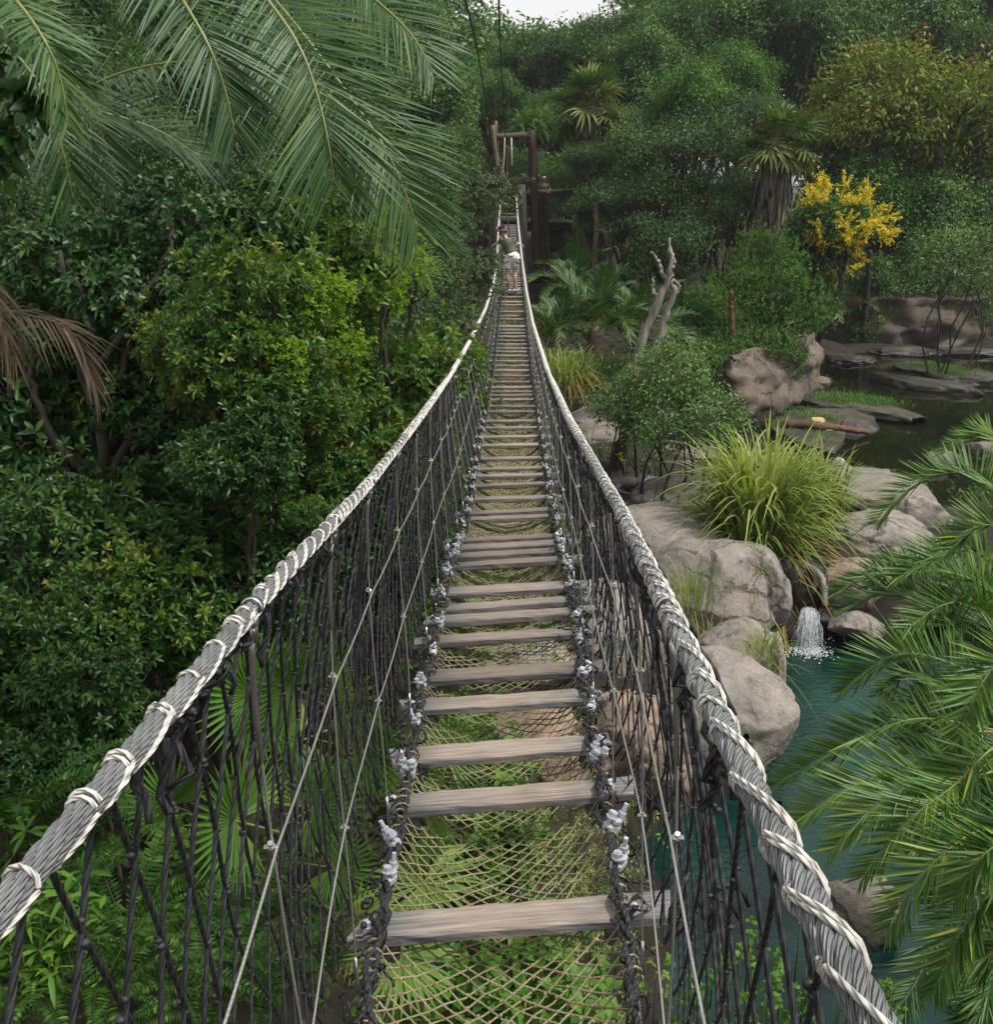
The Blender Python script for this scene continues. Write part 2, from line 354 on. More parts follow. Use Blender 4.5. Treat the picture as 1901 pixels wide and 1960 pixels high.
# --- handrails: six twisted strands near, one rope body beyond, white cord wound round
for sd in (-1, 1):
    mb = MB(); r = .0120 if sd < 0 else .0128
    y = np.arange(-.4, 9.5, .012); P = rail(sd, y); T = nrmz(np.gradient(P, axis=0)); A = nrmz(np.cross(T, [0, 0, 1.])); B = np.cross(A, T)
    s = np.concatenate([[0], np.cumsum(np.linalg.norm(np.diff(P, axis=0), axis=1))])
    for k in range(6):
        a = 2 * math.pi * (s / .21 + k / 6) * (1 if sd < 0 else -1)
        tube(mb, P + r * .64 * (np.cos(a)[:, None] * A + np.sin(a)[:, None] * B), r * .44, 7, 0, .5)
    y2 = np.arange(9.4, 40.3, .1); tube(mb, rail(sd, y2), np.interp(y2, [9, 16], [r, .017]), 8, 0)
    h = mb.build('hand_cable', [M['cable']], br)
    # the white winding: one turn at a time with uneven pitch
    mb = MB(); yy = -.35; ph = rb.uniform(0, 6)
    while yy < 40:
        far = min(1, max(0, (yy - 1.6) / 5))
        pitch = rb.uniform(.06, .125) * (1 - far) + rb.uniform(.03, .05) * far
        m = 12; q = np.linspace(0, 1, m); a = ph + 2 * math.pi * q
        adv = pitch * (.12 * q + .88 * np.clip((q - .6) / .4, 0, 1) ** 1.5) if yy < 9 else pitch * q
        Pq = rail(sd, yy + adv); Tq = nrmz(np.gradient(Pq, axis=0)); Aq = nrmz(np.cross(Tq, [0, 0, 1.])); Bq = np.cross(Aq, Tq)
        R0 = (r if yy < 9 else float(np.interp(yy, [9, 16], [r, .017]))) * 1.0 + .0019
        tube(mb, Pq + R0 * (np.cos(a)[:, None] * Aq + np.sin(a)[:, None] * Bq), .0026 if yy < 4 else (.0042 if yy < 9 else .012), 6 if yy < 9 else 5, 0, caps=False)
        if yy < 7 and rb.random() < .45:   # a doubled turn
            tube(mb, Pq + [0, .009, 0] + (R0 + .001) * (np.cos(a)[:, None] * Aq + np.sin(a)[:, None] * Bq), .0026, 6, 0, caps=False)
        if yy < 9 and rb.random() < .06:  # frayed end
            for _ in range(5):
                e = Pq[3] + rb.normal(0, .012, 3); cyl(mb, Pq[3], e + [0, 0, -.01], .0016, .0006, 4, 0)
        yy += pitch; ph += rb.uniform(-.5, .5)
    mb.build('cord_winding', [M['white_rope']], h)

# --- side nets
for sd in (-1, 1):
    mb = MB(); kn = []
    def netp(y, t):
        y = np.asarray(y, float) + (.03 if sd < 0 else .02) * np.sin(2 * math.pi * (np.asarray(y) - 1.4) / .8)
        a = rail(sd, y); b = deck(sd, y, .075, .01); t = np.asarray(t)[..., None]
        p = a * (1 - t) + b * t
        p[..., 0] += sd * (.02 + .055 * np.sin(math.pi * t[..., 0])) + .006 * np.sin(7 * y + 4 * t[..., 0] + sd)
        p[..., 1] += .008 * np.sin(5 * y + 9 * t[..., 0])
        p[..., 2] -= .018 * np.sin(math.pi * t[..., 0])
        return p
    sp = .14 if sd < 0 else .17; k = 0
    lean = 5 * sp
    ys = list(np.arange(-1.25, 10, sp)) + list(np.arange(10, 40, .2))
    for y0 in ys:
        n = 22 if y0 < 4 else (12 if y0 < 10 else 7)
        t = np.linspace(.012, 1, n)
        for fam in (0, 1):
            yl = (y0 + lean * t) if fam == 0 else (y0 + lean - lean * t)
            if yl.max() > 40.3: continue
            rr = .0034 if y0 < 10 else .0045
            wob = np.stack([smooth(rb.normal(0, .0028, n), 5) for _ in range(3)], 1); wob[0] = wob[-1] = 0
            tube(mb, netp(yl, t) + wob, rr, 6 if y0 < 5 else 4, 0, caps=False)
        if y0 < 9:
            for j in range(0, 2 * int(lean / sp) + 1):
                tt = j * sp / (2 * lean)
                if .02 < tt < 1: kn.append(netp(np.array([y0 + lean * tt]), np.array([tt]))[0])
    kn = np.array(kn); kn = kn[rb.random(len(kn)) < .9]
    for q in range(3): blobs(mb, kn + rb.normal(0, .0032, kn.shape) + [0, 0, .006 * (q - 1)], rb.uniform(.0045, .0062, len(kn)), 0, .5, (1.15, 1, .8))
    # the fringe of loops and loose ends tied under the handrail
    for yy in np.concatenate([np.arange(.9, 10, .04), np.arange(10, 39, .06)]):
        p = rail(sd, yy) + rb.normal(0, .006, 3) + [sd * .006, 0, -.02]
        L = rb.uniform(.03, .11) * (1 if sd < 0 else 1.5)
        d = nrmz(np.array([sd * rb.uniform(0, .8), rb.normal(0, .6), -1]))
        q = np.linspace(0, 1, 5)[:, None]
        tube(mb, p + d * L * q + rb.normal(0, .006, (5, 3)), .0046, 4 if yy > 6 else 5, 0)
        blobs(mb, p + [0, 0, -.006] + rb.normal(0, .004, (3, 3)), rb.uniform(.0035, .0065, 3) if yy < 4 else rb.uniform(.006, .011, 3), 0)
    # heavy bunches of slack net at some hangers and loose ends
    for yy in np.arange(2.35, 30, .8):
        for _ in range(7 if sd < 0 and 2.6 < yy < 3.4 else 2 if sd < 0 and yy < 12 else 1):
            y0 = yy + rb.normal(0, .05); n = 12; t = np.linspace(.03, rb.uniform(.7, 1.0), n)
            tube(mb, netp(y0 + .03 * np.sin(8 * t + rb.uniform(0, 6)), t) + rb.normal(0, .006, (n, 3)), .0034, 5 if yy < 5 else 4, 0)
    if sd > 0:
        for _ in range(46):
            y0 = rb.uniform(1.2, 5.5); t0 = rb.uniform(.2, .95); p = netp(np.array([y0]), np.array([t0]))[0]; q = np.linspace(0, 1, 6)[:, None]
            d = nrmz(np.array([rb.uniform(-1, 1), rb.normal(0, .7), -rb.uniform(.2, 1)])); tube(mb, p + d * rb.uniform(.04, .1) * q + [0, 0, -.05] * q ** 2 + rb.normal(0, .003, (6, 3)), .0046, 5, 0)
    mb.build('side_net', [M['black_rope']], br)

# --- floor net slung under the planks
mb = MB(); kn = []
def floorp(y, t):
    a, b = deck(-1, y, -.01, -.02), deck(1, y, -.01, -.02); t = np.asarray(t)[..., None]
    p = a * (1 - t) + b * t
    p[..., 2] -= (.15 + .04 * np.sin(2.3 * np.asarray(y))) * np.sin(math.pi * t[..., 0]) ** .8
    return p
for y0 in list(np.arange(-.5, 9, .056)) + list(np.arange(9, 12, .07)) + list(np.arange(12, 39, .12)):
    n = 15 if y0 < 9 else 9; t = np.linspace(0, 1, n)
    for fam in (0, 1):
        yl = y0 + .616 * (t if fam == 0 else 1 - t)
        if yl.max() > 39.5: continue
        wob = rb.normal(0, .004, (n, 3)); wob[0] = wob[-1] = 0
        tube(mb, floorp(yl, t) + wob, .0028 if y0 < 8 else .004, 5 if y0 < 6 else 4, 0, caps=False)
    if y0 < 7:
        for j in range(0, 23):
            tt = j * .056 / (2 * .616)
            if .02 < tt < .98: kn.append(floorp(np.array([y0 + .616 * tt]), np.array([tt]))[0])
blobs(mb, np.array(kn), rb.uniform(.0045, .0065, len(kn)), 0)
mb.build('floor_net', [M['tan_rope']], br)

# --- weathered planks
def wood_mat():
    m, n, b, o = newmat('weathered plank wood')
    uv = nd(n, 'UVMap'); at = nd(n, 'Attribute', attribute_name='tint')
    mp = nd(n, 'Mapping', i={'Scale': (1, 26, 1)}); n.links.new(uv.outputs[0], mp.inputs[0])
    oi = nd(n, 'ObjectInfo'); cb = nd(n, 'CombineXYZ'); n.links.new(oi.outputs['Random'], cb.inputs[2])
    sc = nd(n, 'VectorMath', operation='MULTIPLY_ADD', i={1: (1, 1, 1)}); sc.inputs[1].default_value = (0, 0, 60); n.links.new(cb.outputs[0], sc.inputs[0]); n.links.new(mp.outputs[0], sc.inputs[2])
    g = nd(n, 'TexNoise', i={'Scale': 4.2, 'Detail': 8, 'Roughness': .7, 'Distortion': .4}); n.links.new(sc.outputs[0], g.inputs['Vector'])
    r1 = ramp(n, g.outputs[0], [(.28, (.11, .088, .070)), (.5, (.27, .222, .182)), (.72, (.41, .355, .305))])
    r2 = ramp(n, g.outputs[0], [(.28, (.040, .040, .041)), (.52, (.155, .153, .150)), (.75, (.31, .305, .30))])
    big = nd(n, 'TexNoise', i={'Scale': 3, 'Detail': 3}); mp2 = nd(n, 'Mapping', i={'Scale': (1, 3, 1)}); n.links.new(uv.outputs[0], mp2.inputs[0])
    sc2 = nd(n, 'VectorMath', operation='ADD'); n.links.new(mp2.outputs[0], sc2.inputs[0]); s3 = nd(n, 'VectorMath', operation='SCALE', i={'Scale': 37.}); n.links.new(cb.outputs[0], s3.inputs[0]); n.links.new(s3.outputs[0], sc2.inputs[1]); n.links.new(sc2.outputs[0], big.inputs['Vector'])
    ma = nd(n, 'Math', operation='MULTIPLY_ADD', i={1: .9, 2: -.45}); n.links.new(big.outputs[0], ma.inputs[0])
    ad = nd(n, 'Math', operation='ADD'); n.links.new(ma.outputs[0], ad.inputs[0]); n.links.new(at.outputs['Fac'], ad.inputs[1])
    fr = nd(n, 'MapRange', i={'From Min': .22, 'From Max': .75}); n.links.new(ad.outputs[0], fr.inputs[0])
    mx = nd(n, 'Mix', data_type='RGBA'); n.links.new(fr.outputs[0], mx.inputs[0]); n.links.new(r1.outputs[0], mx.inputs[6]); n.links.new(r2.outputs[0], mx.inputs[7])
    pv = nd(n, 'MapRange', i={'To Min': .68, 'To Max': 1.18}); n.links.new(oi.outputs['Random'], pv.inputs[0]); hv = nd(n, 'HueSaturation'); n.links.new(pv.outputs[0], hv.inputs['Value']); n.links.new(mx.outputs[2], hv.inputs['Color']); n.links.new(hv.outputs[0], b.inputs['Base Color']); b.inputs['Roughness'].default_value = .8; b.inputs['Specular IOR Level'].default_value = .3
    bp = nd(n, 'Bump', i={'Strength': .6, 'Distance': .004}); n.links.new(g.outputs[0], bp.inputs['Height']); n.links.new(bp.outputs[0], b.inputs['Normal'])
    return m
M['plank'] = wood_mat()
PROF = np.array([[-.5, -.38], [-.5, .3], [-.44, .5], [.44, .5], [.5, .3], [.5, -.38], [.44, -.5], [-.44, -.5]])
def plank_mesh(xl, xr, wd, th, rng):
    mb = MB(); n = 15; x = np.linspace(xl, xr, n); V, U, TT = [], [], []
    e1, e2 = smooth(rng.normal(0, .0045, n + 4), 3)[:n], smooth(rng.normal(0, .0045, n + 4), 3)[:n]
    cut = rng.normal(0, .012, 2)
    for i in range(n):
        pr = PROF.copy() * [wd, th]; pr[:4, 0] += 0
        pr[PROF[:, 0] < 0, 0] += e1[i]; pr[PROF[:, 0] > 0, 0] += e2[i]
        pr += rng.normal(0, .0012, pr.shape)
        xx = x[i] + (cut[0] * np.sign(PROF[:, 0]) if i == 0 else cut[1] * np.sign(PROF[:, 0]) if i == n - 1 else 0)
        V.append(np.stack([np.full(8, 0.) + xx, pr[:, 0], pr[:, 1]], 1))
        U.append(np.stack([np.full(8, x[i]), pr[:, 0] + pr[:, 1] * .7], 1))
        TT.append(np.clip(abs(x[i] - (xl + xr) / 2) / (.5 * (xr - xl)), 0, 1) ** 1.6 * np.ones(8) * .85 + .08 + (.35 * (PROF[:, 1] < .4)))
    k = np.arange(n - 1)[:, None] * 8; j = np.arange(8)[None]
    q = np.stack([k + j, k + (j + 1) % 8, k + 8 + (j + 1) % 8, k + 8 + j], -1).reshape(-1, 4)
    mb.add(np.concatenate(V), [q[:, ::-1], np.arange(8)[None], (8 * (n - 1) + np.arange(8)[::-1])[None]], 0, np.concatenate(TT), np.concatenate(U))
    return mb.mesh('plank', M['plank'], smooth=False)
bm_ = MB()   # hexagonal bolt head on a round washer
cyl(bm_, (0, 0, 0), (0, 0, .004), .019, sides=14); cyl(bm_, (0, 0, .004), (0, 0, .017), .0125, sides=6); cyl(bm_, (0, 0, .017), (0, 0, .02), .0125, .009, 6)
BOLT = bm_.mesh('bolt', M['zinc'], smooth=False)
bm_ = MB()   # cable clip: saddle, two threaded legs with nuts
box(bm_, (0, 0, .0), (.05, .034, .03), bev=.008); box(bm_, (0, 0, .024), (.03, .04, .02), bev=.006)
for q in (-.017, .017):
    cyl(bm_, (q, 0, -.02), (q, 0, .075 if q > 0 else .05), .0065, sides=8); cyl(bm_, (q, 0, .034), (q, 0, .048), .0125, sides=6); cyl(bm_, (q, 0, .03), (q, 0, .034), .016, sides=12)
CLIP = bm_.mesh('cable_clip', M['zinc'], smooth=False)
bm_ = MB(); box(bm_, (0, 0, 0), (.045, .07, .055), bev=.008); cyl(bm_, (0, 0, -.045), (0, 0, -.02), .01, sides=8)
BRACK = bm_.mesh('bracket', M['iron'], smooth=False)
rows = [1750, 1518, 1428, 1336, 1282, 1213, 1175, 1152, 1123, 1073, 1056, 1041, 1027, 988, 976, 951, 925, 908, 894, 875, 850, 834, 817, 804, 786, 776, 764, 755, 748, 740, 730, 718, 708, 699, 690, 680, 672, 666, 658, 651, 643, 637, 631, 624, 610, 604, 596, 583, 577, 568, 560]
vy = 980 + FPX * (DD * CP - YG * SP) / np.maximum(YG * CP + DD * SP, .2)
ok_ = YG > .4
py_y = np.interp(rows, vy[ok_][::-1], YG[ok_][::-1])
PY = list(py_y)
while PY[-1] < 39.6: PY.append(PY[-1] + .33)
for i, y in enumerate(PY):
    a, b = deck(-1, y), deck(1, y); c = (a + b) / 2; hw = np.linalg.norm(b - a) / 2
    e1 = .075 + rb.uniform(-.025, .04); e2 = .105 + rb.uniform(-.045, .05)
    if i in (4, 5): e2 += .03
    o = obj('plank', plank_mesh(-hw - e1, hw + e2, rb.uniform(.108, .13) if y < 10 else rb.uniform(.11, .14), rb.uniform(.032, .040), rb), br)
    sl = (I(DD, y - .1) - I(DD, y + .1)) / .2
    o.location = (c[0], y, c[2] - .02)
    o.rotation_euler = (math.atan(sl) + rb.normal(0, .03), -math.atan2(b[2] - a[2], b[0] - a[0]) + rb.normal(0, .006), rb.normal(0, .012))
    if y < 13:
        for sx in (-1, 1):
            k = obj('bolt', BOLT, o, (sx * (hw + .035), rb.normal(0, .01), .018))
            k = obj('bracket', BRACK, o, (sx * (hw - .03), -.02, -.047))
# --- edge ropes, lashings and cable clips along both sides of the walk
for sd in (-1, 1):
    mb = MB(); y = np.arange(-.4, 40, .03); n = len(y)
    base = deck(sd, y, .0, .012)
    for k in range(2):
        w = smooth(rb.normal(0, .06, n), 5); w2 = smooth(rb.normal(0, .06, n), 5)
        a = 2 * math.pi * y / .22 + k * math.pi
        tube(mb, base + np.stack([.010 * np.cos(a) + w * .3, 0 * y, .010 * np.sin(a) + w2 * .25], 1), .0092, 6, 0)
    for yy in np.concatenate([np.arange(0, 9, .03), np.arange(9, 38, .06)]):   # knots, loops, short loose tails
        p = deck(sd, yy, rb.uniform(-.02, .06), rb.uniform(0, .02)); u = rb.random()
        if u < .45: blobs(mb, [p], rb.uniform(.007, .013), 0, .5, (1, 1.2, .9))
        elif u < .72:
            a = np.linspace(0, rb.uniform(4, 6.3), 9); e1, e2 = nrmz(rb.normal(0, 1, 3)), nrmz(rb.normal(0, 1, 3)); rr_ = rb.uniform(.016, .032)
            tube(mb, p + [0, 0, .012] + rr_ * (np.cos(a)[:, None] * e1 + np.sin(a)[:, None] * e2), .0042, 5, 0)
        else:
            q = np.linspace(0, 1, 6)[:, None]; d = nrmz(np.array([rb.normal(0, 1), rb.normal(0, 1), rb.uniform(-.4, .5)]))
            tube(mb, p + d * rb.uniform(.04, .12) * q - [0, 0, .03] * q ** 2 + rb.normal(0, .003, (6, 3)), .0045, 5, 0)
    # ties from the rope out to the plank ends and down to the floor net
    for y0 in PY:
        if y0 < 20:
            for _ in range(3):
                q = np.linspace(0, 1, 8)[:, None]; p0 = deck(sd, y0 + rb.normal(0, .05), 0, .015); p1 = deck(sd, y0 + rb.normal(0, .12), rb.uniform(.05, .1), rb.uniform(-.12, .02))
                tube(mb, p0 * (1 - q) + p1 * q + [0, 0, .02] * np.sin(q * 3.1) + rb.normal(0, .004, (8, 3)), .004, 5, 0)
    er = mb.build('edge_rope', [M['black_rope']], br)
    mb = MB(); y = np.arange(-.4, 40, .06); tube(mb, deck(sd, y, .005, -.012), .0115, 8, 0); mb.build('deck_cable', [M['cable']], br)
    mb = MB()
    for yy in np.concatenate([np.arange(0, 9, .045), np.arange(9, 30, .15)]):
        if rb.random() < .35: continue
        a = np.linspace(0, 6.6, 12); c = deck(sd, yy, .004, -.004)
        tube(mb, c + np.stack([.021 * np.cos(a) * rb.uniform(.9, 1.3), .01 * np.linspace(0, 1, 12) * rb.uniform(-2, 2), .021 * np.sin(a) * rb.uniform(.9, 1.3)], 1), .0038, 5, 0)
    mb.build('tan_lashing', [M['tan_rope']], er)
    for y0, y1 in zip(PY, PY[1:]):
        if y0 < 14 and y1 - y0 > .22:
            for f in ((.28, .58) if y1 - y0 > .5 and y0 < 4 else (.5,)):
                yy = y0 + f * (y1 - y0); p = deck(sd, yy, rb.uniform(-.005, .02), .016)
                k = obj('cable_clip', CLIP, br, p); k.rotation_euler = (rb.normal(0, .25), rb.normal(0, .3), rb.uniform(0, 3)); s_ = rb.uniform(.8, 1.0) if yy > 3.4 else rb.uniform(1.0, 1.2); k.scale = (s_, s_, s_)
# --- hangers with swaged sleeves, cross clamps and the two guard cables on each side
def along(sd, y, f):
    a = rail(sd, y); b = deck(sd, y, .03, .0); return a * (1 - f) + b * f + np.array([sd * .01 - 0.0, 0, 0])
CL = MB(); box(CL, (0, 0, 0), (.011, .015, .015), bev=.003); cyl(CL, (-.011, 0, 0), (.011, 0, 0), .0042, sides=6); cyl(CL, (0, 0, -.014), (0, 0, .014), .0048, sides=6)
CLAMP = CL.mesh('cross_clamp', M['steel'], smooth=False)
for sd in (-1, 1):
    for f, nm in ((.29, 'upper'), (.6, 'lower')):
        y = np.arange(-.3, 39, .1); p = along(sd, y, f); p[:, 2] -= .012 * np.abs(np.sin(math.pi * (y - .6) / .8))
        mb = MB(); tube(mb, p, np.interp(p[:, 1], [3, 12], [.0024, .0036]), 6, 0); mb.build('guard_cable', [M['thin_cable']], br)
    for j, yh in enumerate(np.arange(1.4, 38.5, .8)):
        mb = MB(); top = rail(sd, yh) + [0, 0, -.018]; s = np.linspace(0, 1, 14)
        P = np.array([along(sd, yh + .0 * t, t) for t in s]); P[0] = top; P[:, 0] += sd * .01 * np.sin(math.pi * s * 1.6); P[:, 1] += rb.normal(0, .012) * np.sin(math.pi * s)
        P[-1] = deck(sd, yh, .03, .03)
        tube(mb, P, np.interp(yh, [3, 12], [.0024, .0038]), 6, 0)
        L = .25 / np.linalg.norm(P[-1] - P[0])
        q = np.linspace(.01, L, 5); tube(mb, np.stack([np.interp(q, s, P[:, k]) for k in range(3)], 1), [.0042, .0048, .0048, .0048, .0036], 8, 1)
        q = np.linspace(1 - .11, 1.0, 4); tube(mb, np.stack([np.interp(q, s, P[:, k]) for k in range(3)], 1), [.0036, .0048, .0048, .0048], 8, 1)
        r_ = .0120 if sd < 0 else .0128
        a = np.linspace(0, 2 * math.pi, 17)   # band round the handrail
        c = rail(sd, np.array([yh - .02, yh - .0]))
        h = mb.build('hanger', [M['thin_cable'], M['steel']], br)
        mb = MB()
        for rad, wd_, mt in ((r_ * 1.26, .026, 0), (r_ * 1.38, .012, 1)):
            yy = np.array([yh - wd_ / 2, yh - wd_ / 2 + .001, yh + wd_ / 2 - .001, yh + wd_ / 2]); tube(mb, rail(sd, yy), [rad * .8, rad, rad, rad * .8], 14, mt)
        cyl(mb, top + [0, 0, .0], top + [0, 0, -.035], .007, sides=8, mat=1); box(mb, top + [0, 0, -.004], (.014, .02, .016), mat=1, bev=.003)
        mb.build('rail_clamp', [M['black'], M['steel']], h)
        for f in (.29, .6):
            k = obj('cross_clamp', CLAMP, h, along(sd, yh, f) + [sd * .01 * math.sin(math.pi * f * 1.6), 0, 0]); k.rotation_euler = (.5, 0, rb.normal(0, .2))
            if yh > 8: k.scale = (1.3,) * 3
            if yh > 18: k.scale = (1.8,) * 3
# ================================================================== noise, ground, water
def _hash(i, j, k):
    n = (i * 374761393 + j * 668265263 + k * 2147483647) & 0xffffffff
    n = ((n ^ (n >> 13)) * 1274126177) & 0xffffffff
    return ((n ^ (n >> 16)) & 0xffff) / 65535.0
def vnoise(p):
    p = np.asarray(p, float) + 1000.0; i = np.floor(p).astype(np.int64); f = p - i; f = f * f * (3 - 2 * f)
    r = 0
    for a in (0, 1):
        for b in (0, 1):
            for c in (0, 1):
                w = (f[..., 0] if a else 1 - f[..., 0]) * (f[..., 1] if b else 1 - f[..., 1]) * (f[..., 2] if c else 1 - f[..., 2])
                r = r + w * _hash(i[..., 0] + a, i[..., 1] + b, i[..., 2] + c)
    return r * 2 - 1
def fbm(p, o=4):
    r, a = 0, 1.0; p = np.asarray(p, float)
    for k in range(o): r = r + a * vnoise(p * 2 ** k + 17.3 * k); a *= .5
    return r
UPW = .75
_cp = np.array([(2.5, 7, -.9), (3.5, 9, -1), (5, 12, -.9), (5.5, 10, -.9), (7, 8, -.7), (4.6, 13.8, -.8), (2.4, 5, -.8), (6, 14, -.7), (3.5, 5, -.9), (2.6, 9.4, -.7), (5.2, 7, -.9), (3, 3, -.6), (5, 4, -.7),
 (.8, 5, .5), (.95, 7, .4), (.8, 9, .6), (1.5, 11.2, .3), (1.2, 3.5, .6), (0, 3, 1.2), (-.5, 6, 1.2), (-.3, 9, 1.2), (0, 12, .9), (.5, 15, .6), (0, 19, .9), (0, 24, 1.2), (0, 30, 1.8), (0, 36, 2.2), (0, 42, 3),
 (-3, 3, 2), (-3, 7, 1.9), (-3, 11, 1.9), (-3, 16, 1.9), (-3, 22, 2), (-4, 30, 2.5), (-8, 5, 3), (-8, 10, 3), (-8, 16, 3), (-9, 24, 3), (-15, 10, 4.5), (-16, 20, 4.5), (-16, 35, 4.5), (-15, 0, 4.5), (-4, -2, 3), (4, -2, 1.5), (0, -3, 3), (10, 0, 2),
 (2, 13, .7), (3, 14.7, .9), (3, 17, .85), (2.8, 19.5, .8), (4.5, 17.6, 1.1), (6, 17.4, 1.1), (8, 18, 1.0), (10, 19, 1.0), (7, 16.4, .8),
 (9.5, 10, 1), (9.5, 6, 1.2), (8, 4, 1.0), (12, 12, 2), (13, 18, 1.6), (14.5, 21.5, 1.3), (8.5, 13, .6),
 (5.5, 22, .1), (8, 24, 0), (12, 25, 0), (10, 29, 0), (14, 32, 0), (18, 28, 0), (13, 36, .1), (10, 33, .1), (20, 36, .1), (25, 30, 0), (6.3, 25.5, .2), (17, 23.5, .3), (8, 21.5, .2), (10.5, 22, .2), (21, 33, 0), (16, 38, .3), (20, 39, .35),
 (3.5, 22, 1.2), (3.5, 26, 1.6), (5, 30, 2.2), (6.5, 31, 2.3), (6.5, 34, 2.4), (3, 34, 2.4), (8, 36, 2.0), (9.5, 37.5, 1.3),
 (11, 40, 1.2), (15, 40.3, .85), (20, 40.8, .85), (27, 41, .9), (8, 44, 2.8), (15, 46, 3), (25, 48, 3.2), (0, 50, 3.5), (-10, 45, 4), (10, 60, 4), (30, 60, 4), (-20, 60, 5), (38, 30, 3), (30, 19, 2.5), (24, 22, 1.6)])
def ground(x, y):
    x, y = np.asarray(x, float), np.asarray(y, float)
    d2 = (x[..., None] - _cp[:, 0]) ** 2 + (y[..., None] - _cp[:, 1]) ** 2
    w = 1 / (d2 + .25) ** 2.2
    return (w * _cp[:, 2]).sum(-1) / w.sum(-1)
gx = np.concatenate([[-500, -250, -120, -70, -45], np.linspace(-30, 40, 176), [55, 80, 130, 260, 520]])
gy = np.concatenate([[-300, -120, -50, -20], np.linspace(-8, 66, 186), [80, 110, 160, 260, 500, 1200]])
X, Y_ = np.meshgrid(gx, gy); Zg = ground(X, Y_) + .10 * fbm(np.stack([X * .8, Y_ * .8, 0 * X], -1), 4)
nx, ny = len(gx), len(gy); k = (np.arange(ny - 1)[:, None] * nx + np.arange(nx - 1)[None])
mb = MB(); mb.add(np.stack([X, Y_, Zg], -1).reshape(-1, 3), [np.stack([k, k + 1, k + nx + 1, k + nx], -1).reshape(-1, 4)])
tag(mb.build('ground', M['soil']), kind='structure')
def water_mat(name, c0, c1, scale, bump, rough):
    m, n, b, o = newmat(name)
    tc = nd(n, 'NewGeometry'); nz = nd(n, 'TexNoise', i={'Scale': .55, 'Detail': 4}); n.links.new(tc.outputs['Position'], nz.inputs['Vector'])
    r = ramp(n, nz.outputs[0], [(.35, c0), (.68, c1)]); n.links.new(r.outputs[0], b.inputs['Base Color'])
    mp = nd(n, 'Mapping', i={'Scale': (1, 1.8, 1)}); n.links.new(tc.outputs['Position'], mp.inputs[0])
    w = nd(n, 'TexNoise', i={'Scale': scale, 'Detail': 3, 'Roughness': .5}); n.links.new(mp.outputs[0], w.inputs['Vector'])
    bp = nd(n, 'Bump', i={'Strength': bump, 'Distance': .05}); n.links.new(w.outputs[0], bp.inputs['Height']); n.links.new(bp.outputs[0], b.inputs['Normal'])
    b.inputs['Roughness'].default_value = rough; b.inputs['IOR'].default_value = 1.33; b.inputs['Specular IOR Level'].default_value = .5
    return m
M['teal_water'] = water_mat('teal pool water', (.002, .013, .011), (.006, .042, .033), 7, .22, .05)
M['dark_water'] = water_mat('dark pond water', (.004, .006, .003), (.012, .013, .005), 2.2, .02, .03)
def sheet(name, pts, z, mat):
    mb = MB(); p = np.array([(a, b, z) for a, b in pts]); mb.add(p, [np.arange(len(p))[None]]); return tag(mb.build(name, mat, smooth=False), kind='structure')
sheet('lower_pool_water', [(-.2, 2), (8.5, 2), (10, 9), (8.6, 14), (7, 15.6), (4, 15.4), (1, 12.2)], 0.0, M['teal_water'])
sheet('upper_pool_water', [(3.6, 18.2), (15, 19), (30, 20), (38, 36), (30, 43), (8, 42), (3, 27)], UPW, M['dark_water'])
sheet('creek_water', [(-.3, 12.6), (2.2, 13), (2.4, 18.3), (0, 18.5)], .82, M['dark_water'])
